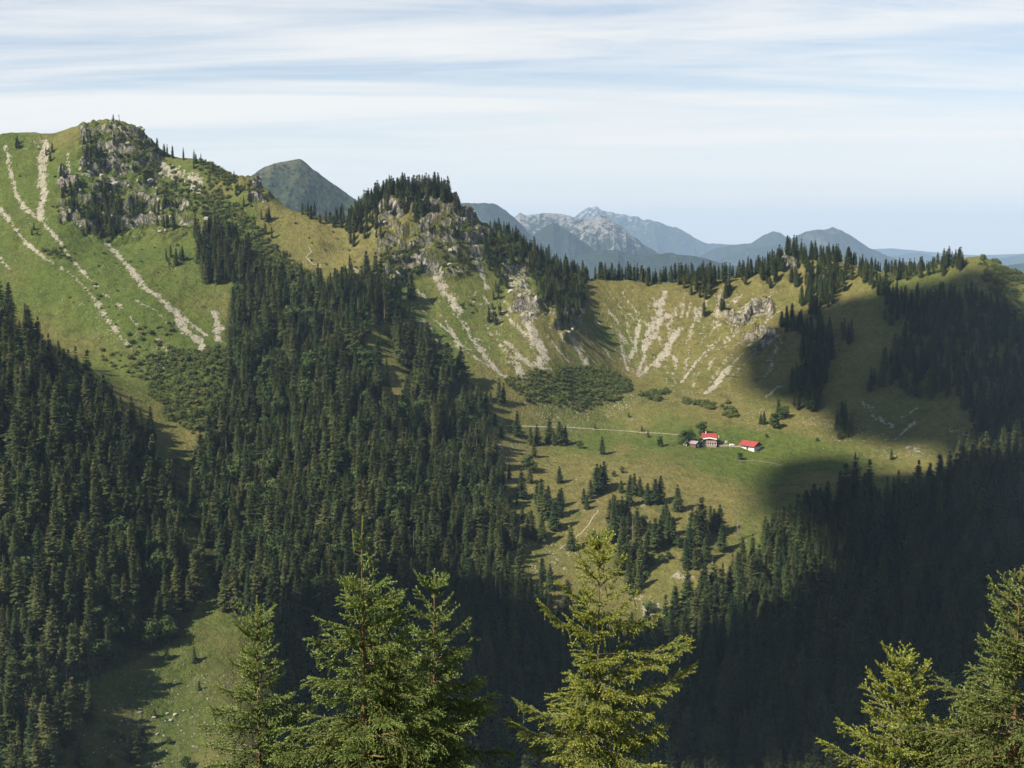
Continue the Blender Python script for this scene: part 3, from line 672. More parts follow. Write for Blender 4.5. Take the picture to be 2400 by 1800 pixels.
# a bare grey snag that stands here and there in the forest
def snag_parts(seed, h=18.0):
    r = np.random.default_rng(seed); parts = [tube([(0, 0, -1), (.1, 0, h * .5), (.2, 0, h)], [.26, .2, .04], 5)]
    for z in np.arange(h * .3, h * .95, .8):
        for b in range(3):
            a = r.uniform(0, 6.28); L = (1 - z / h) * 2.2 * r.uniform(.4, 1.1) + .3; q = np.array([.2 * z / h, 0, z])
            parts.append(tube([q, q + np.array([math.cos(a) * L, math.sin(a) * L, -.2 * L])], [.05, .015], 3))
    return cat([(v, tri(f)) for v, f in parts])
_sv, _sf = snag_parts(5); _sm = mesh_np('snag_kind', _sv, _sf); _sm.materials.append(M_DEAD); C_SPR.objects.link(bpy.data.objects.new('spruce_snag', _sm))
def broad_parts(seed, h=10.0, w=7.5, nl=900, leaf=0.42, trunk=0.22, low=0.12, lo=.72, hi=1.06):
    r = np.random.default_rng(seed)
    lobes = []
    for i in range(11):
        a = r.uniform(0, 6.28); z = r.uniform(low + 0.12, 0.86) * h; rr = (w / 2) * r.uniform(0.25, 0.72) * math.sqrt(max(0.1, 1 - ((z / h - 0.45) / 0.6) ** 2))
        lobes.append((rr * math.cos(a), rr * math.sin(a), z, w * r.uniform(0.17, 0.29)))
    lobes.append((0, 0, h * .78, w * .26)); lobes.append((0, 0, h * .45, w * .33))
    L = np.array(lobes); V = []; T = []
    k = r.integers(0, len(L), nl); d = r.normal(size=(nl, 3)); d /= np.linalg.norm(d, axis=1)[:, None]
    R = L[k, 3] * r.uniform(lo, hi, nl); C = L[k, :3] + d * R[:, None] * np.array([1, 1, 0.85])
    a = np.cross(d, r.normal(size=(nl, 3))); a /= np.linalg.norm(a, axis=1)[:, None]; b = np.cross(d, a)
    tilt = r.uniform(-.7, .7, (nl, 1)); a = a + d * tilt
    s = leaf * r.uniform(0.6, 1.3, (nl, 1))
    V = np.concatenate([C - a * s, C + b * s * .7, C + a * s, C - b * s * .7]); i = np.arange(nl)
    T = np.concatenate([np.c_[i, i + nl, i + 2 * nl], np.c_[i, i + 2 * nl, i + 3 * nl]])
    parts = [tube([(0, 0, -1), (0, 0, h * .25), (0.1, 0.05, h * .55), (0, 0, h * .8)], [trunk * 1.25, trunk, trunk * .6, trunk * .15], 6)]
    for q in L[:7]: parts.append(tube([(0, 0, h * .2), (q[0] * .5, q[1] * .5, h * .2 + (q[2] - h * .2) * .6), (q[0], q[1], q[2])], [trunk * .5, trunk * .3, trunk * .08], 4))
    tv, tf = cat([(v, tri(f)) for v, f in parts])
    return V, T, tv, tf
BRD = []
for i, (w, lw) in enumerate([(7.5, .10), (6.0, .06), (8.5, .14), (6.8, .03)]):
    cv, cf, tv, tf = broad_parts(200 + i, 10.0, w, 1000, .40, .22, lw)
    cm = mesh_np('broadleaf_crown', cv, cf); cm.materials.append(M_LEAF); tm = mesh_np('broadleaf_trunk', tv, tf); tm.materials.append(M_BARK)
    BRD.append((cm, tm, 10.0))
    C_BRD.objects.link(bpy.data.objects.new('broadleaf_kind', two_mat_mesh('broadleaf_kind', cv, cf, tv, tf, M_LEAF, M_BARK)))
for i in range(4):
    cv, cf, tv, tf = broad_parts(300 + i, 1.7, 3.6, 360, .24, .05, -0.1, .45, 1.35)
    C_SCR.objects.link(bpy.data.objects.new('scrub_kind', two_mat_mesh('scrub_kind', cv, cf, tv, tf, M_SCRUB, M_BARK)))
M_STONE = NT('limestone')
_v = M_STONE.coord('Object'); _n = M_STONE.noise(_v, 2.2, 5, .65)
M_STONE.bump(_n, 0.6, 0.2)
M_STONE = M_STONE.done(M_STONE.mix(M_STONE.rng(_n, .3, .7), M_STONE.mix(M_STONE.rand(), (0.40, 0.365, 0.29), (0.29, 0.27, 0.22)), (0.19, 0.175, 0.14)))
import bmesh
def stone_mesh(seed):
    r = np.random.default_rng(seed); bm = bmesh.new(); bmesh.ops.create_icosphere(bm, subdivisions=2, radius=1.0)
    V = np.array([v.co[:] for v in bm.verts]); Fq = np.array([[v.index for v in f.verts] for f in bm.faces]); bm.free()
    for q in range(9):                                  # split faces
        n = r.normal(size=3); n /= np.linalg.norm(n); c = r.uniform(0.45, 0.85); d = V @ n - c; V = V - np.outer(np.maximum(d, 0), n) * 0.95
    V *= (1 + 0.07 * r.normal(size=(len(V), 1))) * np.array([1.0, r.uniform(.65, 1), r.uniform(.5, .85)]); V[:, 2] += 0.25
    me = mesh_np('boulder', V, Fq); me.materials.append(M_STONE); return me
STN = [stone_mesh(400 + i) for i in range(6)]
for me in STN: C_STN.objects.link(bpy.data.objects.new('stone_kind', me))

def scatter_object(name, P, scl, rot, idx, coll, label, cat_, wide=None):
    """One object of loose growth or rubble: points that carry copies of a few kinds."""
    me = bpy.data.meshes.new(name); me.vertices.add(len(P)); me.vertices.foreach_set('co', np.ascontiguousarray(P, dtype=np.float32).ravel())
    add_attr(me, 'sz', scl); add_attr(me, 'wd', scl * (np.random.default_rng(len(P)).uniform(.8, 1.25, len(P)) if wide is None else wide)); add_attr(me, 'turn', rot); add_attr(me, 'pick', idx, 'INT')
    o = link(name, me); tag(o, label, cat_, kind='stuff')
    g = bpy.data.node_groups.new(name, 'GeometryNodeTree')
    g.interface.new_socket('Geometry', in_out='INPUT', socket_type='NodeSocketGeometry'); g.interface.new_socket('Geometry', in_out='OUTPUT', socket_type='NodeSocketGeometry')
    n = g.nodes; l = g.links
    gi = n.new('NodeGroupInput'); go = n.new('NodeGroupOutput'); ip = n.new('GeometryNodeInstanceOnPoints'); ci = n.new('GeometryNodeCollectionInfo')
    ci.inputs['Collection'].default_value = coll; ci.inputs['Separate Children'].default_value = True; ci.inputs['Reset Children'].default_value = True
    def at_(nm, t):
        q = n.new('GeometryNodeInputNamedAttribute'); q.data_type = t; q.inputs[0].default_value = nm; return q.outputs[0]
    cx = n.new('ShaderNodeCombineXYZ'); l.new(at_('turn', 'FLOAT'), cx.inputs[2])
    l.new(gi.outputs[0], ip.inputs['Points']); l.new(ci.outputs[0], ip.inputs['Instance']); ip.inputs['Pick Instance'].default_value = True
    l.new(at_('pick', 'INT'), ip.inputs['Instance Index']); l.new(cx.outputs[0], ip.inputs['Rotation']); cs = n.new('ShaderNodeCombineXYZ'); wdo = at_('wd', 'FLOAT'); l.new(wdo, cs.inputs[0]); l.new(wdo, cs.inputs[1]); l.new(at_('sz', 'FLOAT'), cs.inputs[2]); l.new(cs.outputs[0], ip.inputs['Scale'])
    l.new(ip.outputs[0], go.inputs[0])
    md = o.modifiers.new('scatter', 'NODES'); md.node_group = g
    return o

# ------------------------------------------------------------------ where the trees stand
ALT = {}
def zone(poly, sp, keep, h0, h1, ylo=505, yhi=1425, bl=0.05, seed=0, clump=0.0, avoid=True):
    r = np.random.default_rng(1000 + seed)
    xs = np.arange(-620, 620, sp); ys = np.arange(ylo, yhi, sp)
    a, b = np.meshgrid(xs, ys); a = (a + r.uniform(-.48, .48, a.shape) * sp).ravel(); b = (b + r.uniform(-.48, .48, b.shape) * sp).ravel()
    z = H(a, b); u, v, d = project(np.stack([a, b, z], -1))
    wb = 15.0 if sp < 3.1 else (9.0 if sp < 6.6 else 16.0)
    u = u + fbm(a / 14, b / 14, 610 + seed, 3) * wb * 1.6; v = v + fbm(a / 14, b / 14, 640 + seed, 3) * wb
    ok = in_poly(u, v, poly) & (r.random(len(a)) < keep)
    if avoid: ok &= ~clear(u, v)
    if clump: ok &= fbm(a / clump, b / clump, 500 + seed, 3) > -0.12
    a, b, z = a[ok], b[ok], z[ok]
    hh = r.uniform(h0, h1, len(a)) * np.where(r.random(len(a)) < .25, .62, 1.0) * (1 + .22 * fbm(a / 30, b / 30, 900, 2))
    br_ = r.random(len(a)) < bl
    return np.c_[a, b, z, np.where(br_, hh * r.uniform(.45, .80, len(hh)), hh), br_]
BIG = [('left', zone(F_LEFT, 7.1, .93, 18, 32, yhi=1000, bl=.15, seed=1)), ('middle', zone(F_MID, 6.9, .93, 16, 29, yhi=1180, bl=.20, seed=2)), ('right', zone(F_RIGHT, 7.0, .95, 19, 32, yhi=1110, bl=.03, seed=3)),
       ('shade', zone(F_RM, 6.6, .90, 12, 21, ylo=1020, yhi=1345, bl=.06, seed=4, clump=0))]
SMALL = [
    (Z2([(275,420),(300,330),(370,290),(470,240),(800,225),(835,300),(700,370),(480,345),(440,500),(380,510),(300,520)]), 5.2, .95, 12, 18), (Z2([(820,290),(900,310),(955,600),(960,690),(880,720),(850,500)]), 6, .7, 9, 15),
    (Z2([(1020,470),(1120,440),(1240,510),(1500,640),(1620,740),(1600,840),(1500,980),(1450,960),(1370,890),(1300,700),(1150,640),(1050,680)]), 5.6, .86, 9, 16), (Z2([(1070,690),(1150,690),(1150,830),(1080,840)]), 5, .85, 9, 15),
    (Z2([(1025,880),(1110,880),(1115,980),(1040,980)]), 5, .8, 7, 12), (Z2([(620,370),(740,340),(760,480),(640,480)]), 6, .8, 8, 14), (Z2([(450,480),(530,560),(690,540),(690,690),(600,720),(510,720)]), 6, .6, 7, 12),
    (Z2([(0,330),(60,380),(100,410),(250,420),(260,390),(150,400)]), 6, .7, 11, 16), (Z2([(270,440),(310,440),(310,540),(280,540)]), 6, .9, 12, 16),
    (Z2([(250,700),(430,700),(520,830),(640,830),(500,980),(330,1000)]), 6, .75, 16, 24),
    (Z1([(455,230),(540,300),(565,450),(455,500)]), 4.2, .95, 8, 13), (Z1([(500,640),(640,520),(695,700),(650,870),(490,830)]), 4.2, .92, 9, 15), (Z1([(335,470),(430,560),(445,745),(345,755)]), 4.2, .95, 9, 14),
    (Z1([(1090,850),(1250,830),(1390,980),(1360,1115),(1120,1105)]), 5, .95, 15, 22), (Z1([(590,215),(700,205),(780,270),(860,380),(880,480),(760,520),(640,430)]), 6.5, .40, 5, 8), (Z1([(720,600),(800,600),(800,740),(720,760)]), 5, .8, 9, 14),
    (Z1([(830,570),(1000,700),(960,840),(870,800)]), 6, .7, 9, 14), (Z1([(1180,500),(1350,560),(1500,700),(1520,860),(1450,820),(1350,660)]), 6, .75, 9, 15), (Z1([(930,930),(1000,960),(980,1030),(930,1000)]), 4.5, .9, 8, 12),
    (Z1([(255,360),(310,360),(320,440),(270,450)]), 4, .9, 8, 12), (Z1([(95,300),(130,300),(135,350),(100,350)]), 4, .8, 7, 10), (Z1([(150,800),(220,790),(220,870),(160,860)]), 5, .5, 5, 9),
    (Z3([(-20,370),(60,380),(120,420),(10,420)]), 6, .8, 14, 19), (Z3([(60,350),(250,350),(330,420),(640,330),(630,370),(540,400),(480,480),(450,470),(460,400),(330,440),(300,470),(230,450),(140,390)]), 6, .55, 13, 19),
    (Z3([(340,390),(400,380),(380,500),(345,500)]), 5, .95, 13, 19), (Z3([(640,330),(830,310),(800,370),(740,430),(690,430),(680,370)]), 5.5, .9, 14, 20), (Z3([(850,370),(890,350),(880,410),(850,410)]), 5, .9, 13, 17),
    (Z3([(840,240),(980,260),(930,310),(860,320)]), 5.5, .9, 12, 17), (Z3([(930,330),(1010,280),(1190,320),(1200,360),(1060,520),(1010,520),(980,620),(900,520)]), 5.6, .92, 13, 19), (Z3([(1200,310),(1290,330),(1260,390),(1220,390)]), 5.5, .9, 12, 17),
    (Z3([(1280,380),(1370,380),(1360,450),(1300,470)]), 5.5, .8, 11, 15), (Z3([(1390,330),(1650,310),(1640,350),(1400,380)]), 6, .6, 10, 15), (Z3([(1660,290),(1700,290),(1690,350),(1660,350)]), 5, .9, 11, 16), (Z3([(1700,280),(1790,270),(1780,330),(1710,340)]), 5, .9, 12, 17),
    (Z3([(860,560),(920,560),(910,620),(860,640)]), 5, .8, 12, 16), (Z3([(770,640),(900,580),(910,660),(860,700),(790,680)]), 6, .85, 13, 18), (Z3([(900,640),(1090,640),(1080,720),(1060,830),(1000,1100),(850,1090),(840,960),(900,830)]), 6, .9, 15, 22),
    (Z3([(1110,660),(1180,680),(1190,740),(1120,750)]), 6, .9, 14, 18), (Z3([(1350,430),(1560,470),(1550,540),(1440,610),(1370,640)]), 6.3, .8, 13, 19), (Z3([(1070,1130),(1160,1140),(1170,1260),(1090,1270)]), 5.5, .9, 13, 18), (Z3([(1230,1080),(1260,1080),(1250,1110)]), 5, .9, 9, 12),
    (Z3([(350,560),(390,560),(380,580),(355,580)]), 5, .9, 11, 14), (Z3([(430,530),(465,530),(460,560),(430,560)]), 5, .9, 12, 15), (Z3([(1850,230),(1930,225),(1920,240),(1860,240)]), 5, .6, 3, 6),
    (Z5([(500,200),(560,150),(600,180),(620,230),(560,280)]), 6, .7, 18, 26), (Z5([(540,330),(650,380),(640,480),(560,520),(500,420)]), 6.2, .8, 18, 28), (Z5([(600,560),(700,560),(720,640),(740,880),(800,1000),(700,1010),(620,900)]), 6.5, .8, 18, 28),
    (Z5([(1290,860),(1470,850),(1500,960),(1480,1180),(1400,1220),(1360,1080)]), 6, .8, 16, 25), (Z5([(560,120),(720,100),(720,190),(580,190)]), 7, .55, 15, 24), (Z5([(0,0),(480,0),(480,130),(300,130),(60,90)]), 8, .28, 15, 24)]
SM_T = [zone(p, s, k, a, b, ylo=840, bl=.04, seed=20 + i) for i, (p, s, k, a, b) in enumerate(SMALL)]
def skyline_trees():
    r = np.random.default_rng(77); out = []
    for u, p in [(x, .85) for x in np.arange(1398, 2190, 4.2)] + [(x, .9) for x in np.arange(838, 1045, 5.0)] + [(x, .6) for x in (375, 381, 394, 399, 402, 408, 411, 428, 433, 438, 455, 462, 466, 470, 476, 482, 493, 498, 508)] + [(x, .5) for x in np.arange(1210, 1390, 7)] + [(x, .8) for x in np.arange(700, 812, 8.0)]:
        if r.random() > p: continue
        i = np.interp(u, [s[0] for s in SKY_MAIN], [s[2] for s in SKY_MAIN]); x = (u - 1200) / F_PX * i
        y = i + r.uniform(-10, 8); hh = r.uniform(12, 19) if u > 820 else r.uniform(9, 13)
        if u > 1990: hh *= .8
        out.append((x + r.normal(0, 1), y, H(x, y), hh, 0))
    return np.array(out)
SM_T.append(skyline_trees())
# trees that stand alone or in small clumps, each at its own place: foot in the photograph, height in photograph pixels
def tr(zf, s, rows): return [zf([(x, y)])[0] + (h / s, lab, kind) for x, y, h, lab, kind in rows]
K1 = 'spruce in the tight clump beside the boulder field west of the huts'
K2 = 'spruce in the slanting row on the dry slope below the long path'
K3 = 'spruce in the broad clump on the slope below the red-roofed hut'
K4 = 'spruce in the loose trees along the edge of the middle forest'
K5 = 'spruce in the tall group beside the grey dead tree'
K6 = 'spruce in the group on the stony slope behind the yellow-green foreground spruce'
LONE = tr(Z5, 2.458, [
    (680,310,110,'lone spruce at the forest edge above the stony patch, with a long shadow','s'), (765,300,150,'tall spruce on the open slope left of the tight clump of five','s'), (640,240,75,K4,'s'),
    (880,345,115,K4,'s'), (845,352,105,K4,'s'), (862,420,90,K4,'s'), (830,500,100,'round dark-leaved tree at the foot of the spruces on the meadow edge','b'), (865,512,70,K4,'b'),
    (950,335,140,K1,'s'), (1010,350,140,K1,'s'), (1045,345,105,K1,'s'), (978,350,95,K1,'s'), (1028,352,110,K1,'s'),
    (1130,370,50,'slim young tree beside two boulders on the upper meadow','b'), (1255,405,105,'lone bushy spruce in the middle of the upper meadow','s'), (1010,570,100,'lone small spruce on the brown slope below the tight clump','s'),
    (1265,610,170,K2,'s'), (1228,632,180,K2,'s'), (1190,660,115,K2,'s'), (1150,690,92,K2,'s'), (1170,720,85,K2,'s'), (1248,600,140,K2,'s'),
    (720,550,100,K4,'s'), (840,570,100,K4,'s'), (790,655,170,K4,'s'), (765,700,60,K4,'s'), (795,780,85,K4,'s'), (880,690,130,K4,'s'), (905,740,200,K4,'s'), (930,775,175,K4,'s'), (948,700,120,K4,'s'),
    (985,840,190,K4,'s'), (1008,762,160,K4,'s'), (1022,705,112,K4,'s'), (850,890,170,K4,'s'), (910,910,160,K4,'s'), (832,880,150,K4,'s'), (750,862,150,K4,'s'), (700,880,160,K4,'s'), (720,760,130,K4,'s'), (670,720,150,K4,'s'),
    (1075,955,150,'lone narrow spruce beside the trail on the brown slope','s'), (1202,922,82,'rounded leafy tree left of the broad spruce clump','b'), (1245,905,40,'small bush next to the rounded leafy tree','b'),
    (910,1122,142,K6,'s'), (958,1185,155,K6,'s'), (790,1132,150,K6,'s'), (842,1215,120,K6,'s'), (905,1262,95,K6,'s'), (690,1160,170,K6,'s'),
    (1365,625,78,K3,'s'), (1440,640,130,K3,'s'), (1412,702,150,K3,'s'), (1330,785,150,K3,'s'), (1372,802,160,K3,'s'), (1300,800,140,K3,'s'), (1345,822,160,K3,'s'), (1402,792,150,K3,'s'), (1472,642,110,K3,'s'), (1420,620,100,K3,'s'), (1318,740,110,K3,'s'),
    (1520,695,130,'left spruce of the trio above the broad clump','s'), (1562,692,150,'middle spruce of the trio above the broad clump','s'), (1592,682,160,'right spruce of the trio above the broad clump','s'), (1690,730,155,'lone pointed spruce on the bare slope below the red-roofed barn','s'),
    (1622,800,130,K3,'s'), (1662,922,165,K3,'s'), (1560,962,200,K3,'s'), (1592,932,185,K3,'s'), (1640,880,150,K3,'s'), (1530,930,150,K3,'s'), (1605,830,130,K3,'s'), (1490,830,85,'wide bright green bush among the spruces of the broad clump','b'), (1690,940,72,'small bright leafy tree at the right end of the broad clump','b'),
    (1540,1050,80,K3,'b'), (1600,1030,60,K3,'b'), (1640,1010,50,K3,'b'),
    (1828,895,255,K5,'s'), (1772,905,200,K5,'s'), (1742,1062,180,K5,'s'), (1792,1062,130,K5,'s'), (1880,850,155,K5,'s'), (1902,862,150,K5,'s'), (1945,962,165,K5,'s'), (1935,862,175,K5,'s'), (1855,1018,160,K5,'s'), (1795,925,205,K5,'s'), (1760,990,190,K5,'s'),
    (2195,905,150,'dark spruce standing alone in the cloud shadow below the barn','s'), (1410,192,32,'tiny conifer behind the pale rock heap on the meadow','s'), (1215,257,36,'small conifer on the long path above the lone bushy spruce','s'), (1485,272,36,'small conifer just above the long path','s'), (1520,307,46,'small dark conifer beside a stone heap below the path','s'),
    (1590,360,66,'round green bush on the meadow left of the huts','b'), (1372,512,42,'small leafy tree above the slanting spruce row','b'), (1322,532,36,'little bush beside rocks above the broad clump','b'), (2050,436,48,'small leafy tree on the meadow below the red barn','b'),
    (1728,350,94,'big leafy tree standing left of the white outbuilding','b'), (1755,335,80,'leafy tree rising behind the white outbuilding','b'), (1830,292,84,'large spreading tree behind the red-roofed hut','b'), (1822,357,52,'leafy tree right in front of the red-roofed hut','b'),
    (1545,1320,75,'leafy tree at the lower end of the meadow beside the right forest','b')]) + \
  tr(Z3, 2.37, [(690,1172,75,'dark spruce at the left of the copse on the shaded slope edge','s'), (670,1170,60,'lower spruce at the left tip of the copse on the slope edge','s'), (750,1195,95,'bright leafy tree in the copse on the slope edge','b'), (770,1130,100,'spruce at the top of the copse on the slope edge','s'), (795,1140,80,'leafy tree at the right of the copse on the slope edge','b'), (735,1175,60,'low leafy tree in the middle of the copse','b'),
    (1195,1368,45,'small conifer on the meadow beside the right forest','s'), (1395,1368,60,'narrow conifer at the top edge of the right forest','s'), (985,1265,22,'tiny bush on the stony grass right of the barn','b'), (705,1245,22,'tiny bush on the stony grass above the barn','b')]) + \
  tr(lambda p: zt(p, 0, 1400, 3.687), 3.687, [(1175,1420,290,'bushy spruce among the boulders in the stony meadow at the bottom left','s'), (1240,1300,210,'spruce just behind the bushy one in the stony meadow','s'), (980,1210,80,'low bush among boulders in the stony meadow','b'), (1065,1240,70,'small bush right of the low bush in the stony meadow','b'), (1335,1030,80,'small conifer at the top of the stony meadow','s'), (1455,1270,70,'small bush in the grass on the right of the stony meadow','b'),
    (1720,805,90,'slim conifer by the forest edge at the head of the stony meadow','s'), (770,1080,380,'tall spruce at the corner of the left forest by the stony meadow','s'), (710,900,200,'bluish round tree at the edge of the left forest','b'), (960,1480,120,'leafy bush at the lower edge of the stony meadow','b'), (700,1470,260,'spruce at the bottom corner of the left forest','s'), (1600,1480,120,'pale young tree at the foot of the stony meadow','b'), (1680,560,140,'spruce in the dark corner above the stony meadow','s'), (1440,540,130,'spruce tip above the shaded edge of the stony meadow','s')])
LP = hit([t[0] for t in LONE], [t[1] for t in LONE])
def say(k):
    ONES = 'zero one two three four five six seven eight nine ten eleven twelve thirteen fourteen fifteen sixteen seventeen eighteen nineteen'.split(); TENS = 'x x twenty thirty forty fifty sixty seventy eighty ninety'.split()
    k = max(0, min(99, int(k))); return ONES[k] if k < 20 else TENS[k // 10] + ('-' + ONES[k % 10] if k % 10 else '')
# ------------------------------------------------------------------ pick the trees that show largest; they become things of their own
def rotz(r, n): return r.uniform(0, 6.283, n)
SHORT = {K1: 'spruce in the tight clump', K2: 'spruce in the slanting row', K3: 'tree in the broad slope clump', K4: 'tree beside the middle forest', K5: 'spruce beside the dead tree', K6: 'spruce on the stony slope'}
def place_trees():
    r = np.random.default_rng(5)
    rows = []                      # x y z h broad region/label
    for nm, Z in BIG:
        for q in Z: rows.append((*q[:5], nm))
    for Z in SM_T:
        for q in Z: rows.append((*q[:5], 'high'))
    A = np.array([q[:5] for q in rows]); reg = np.array([q[5] for q in rows])
    lone = np.array([(p[0], p[1], p[2], max(2.2, t[2] * p[1] / F_PX), t[4] == 'b') for p, t in zip(LP, LONE) if not np.isnan(p[0])])
    labs = [t[3] for p, t in zip(LP, LONE) if not np.isnan(p[0])]
    # thin out forest trees that crowd the trees placed by hand
    keep = np.ones(len(A), bool)
    for q in lone: keep &= np.hypot(A[:, 0] - q[0], A[:, 1] - q[1]) > 3.0
    for c, rad in HUT_SPOTS: keep &= np.hypot(A[:, 0] - c[0], A[:, 1] - c[1]) > rad
    A = A[keep]; reg = reg[keep]
    # how much of each tree can be seen: a coarse picture painted from far to near
    W, Hh = 800, 600; buf = np.full((Hh, W), -1, np.int32); s = W / 2400.0
    allt = np.concatenate([A, lone]); order = np.argsort(-allt[:, 1])
    u, v, d = project(allt[:, :3]); ut, vt, _ = project(allt[:, :3] + np.c_[np.zeros(len(allt)), np.zeros(len(allt)), allt[:, 3]])
    for i in order:
        y0, y1 = vt[i] * s, v[i] * s; x = u[i] * s; hw = allt[i, 3] * (0.15 if not allt[i, 4] else .34) * F_PX / d[i] * s
        for yy in range(max(0, int(y0)), min(Hh, int(y1))):
            w = hw * (yy - y0) / (y1 - y0 + 1e-6) if not allt[i, 4] else hw
            a, b = max(0, int(x - w)), min(W, int(x + w) + 1)
            if b > a: buf[yy, a:b] = i
    for (fu, fv, hw) in FRONT_MASK:
        for yy in range(int(fv * s), Hh):
            w = hw * (yy / s - fv) / 400.0 * s; buf[yy, max(0, int(fu * s - w)):max(0, min(W, int(fu * s + w)))] = -1
    seen = np.bincount(buf[buf >= 0], minlength=len(allt))[:len(A)]
    spr = np.where(A[:, 4] == 0)[0]; brd = np.where(A[:, 4] == 1)[0]
    n_l = int((lone[:, 4] == 0).sum()); pick = set(spr[np.argsort(-seen[spr])][:297 - n_l - 8].tolist())
    pickb = set(brd[np.argsort(-seen[brd])][:150].tolist())
    LB = {'left': ('spruce in the left forest', 'spruces of the left forest'), 'middle': ('spruce in the middle forest', 'spruces of the middle forest'),
          'right': ('spruce in the dark right-hand forest', 'spruces of the right forest'), 'shade': ('spruce on the shaded mountainside', 'spruces of the shaded mountainside'),
          'high': ('spruce among crags and ridges', 'spruces of the crags and ridges')}
    LBB = {'left': ('leafy tree in the left forest', 'leafy trees of the left forest'), 'middle': ('leafy tree in the middle forest', 'leafy trees of the middle forest'),
           'right': ('leafy tree in the right-hand forest', 'leafy trees of the right forest'), 'shade': ('leafy tree on the shaded mountainside', 'leafy trees of the shaded mountainside'),
           'high': ('leafy tree among crags and ridges', 'leafy trees of the crags and ridges')}
    def indiv(q, lab, grp):
        kinds = BRD if q[4] else (SPR if grp != 'trees of the alp meadows' else [SPR[i] for i in (0, 2, 5, 7)]); cm, tm, hh = kinds[r.integers(len(kinds))]; k = q[3] / hh
        o = empty('broadleaf_tree' if q[4] else 'spruce_tree', (q[0], q[1], q[2]), r.uniform(0, 6.283)); w = k * r.uniform(.88, 1.15) * (1.25 if grp == 'trees of the alp meadows' else 1.0); o.scale = (w, w, k)
        tag(o, lab, 'tree', grp)
        link('crown', cm, None, o); link('trunk', tm, None, o)
    def look(q): return 'tall ' if q[3] > (9 if q[4] else 25) * 1.0 else ('short ' if q[3] < (5 if q[4] else 15) else '')
    def spot(q):
        a, b, _ = project(np.array([q[0], q[1], q[2] + q[3]])); return '%s percent across and %s percent down' % (say(round(float(a) / 24)), say(round(float(b) / 18)))
    for q, lab in zip(lone, labs): indiv(q, SHORT[lab] + ', tip ' + spot(q) if lab in SHORT else lab, 'trees of the alp meadows')
    for i in sorted(pick): indiv(A[i], look(A[i]) + LB[reg[i]][0] + ', tip ' + spot(A[i]), LB[reg[i]][1])
    for i in sorted(pickb): indiv(A[i], look(A[i]) + LBB[reg[i]][0] + ', top ' + spot(A[i]), LBB[reg[i]][1])
    rest = np.array([i for i in spr if i not in pick]); n = len(rest)
    scatter_object('spruce_forest', A[rest, :3], A[rest, 3] / 22.0, rotz(r, n), np.where(r.random(n) < .014, len(SPR), r.integers(0, len(SPR), n)), C_SPR, 'dense dark spruce forest covering the spurs and the valley slopes', 'forest')
    restb = np.array([i for i in brd if i not in pickb]); n = len(restb)
    if n: scatter_object('leafy_undergrowth', A[restb, :3], A[restb, 3] / 10.0 * .8, rotz(r, n), r.integers(0, len(BRD), n), C_BRD, 'leafy growth scattered through the spruce forest', 'undergrowth')
    print('TREES', len(A), 'spruce', len(spr), 'broad', len(brd), 'lone', len(lone))
FRONT_MASK = [(600,1395,130),(848,1210,190),(1017,1340,170),(1400,1280,170),(2115,1545,200),(2390,1335,200)]
HUT_SPOTS = []

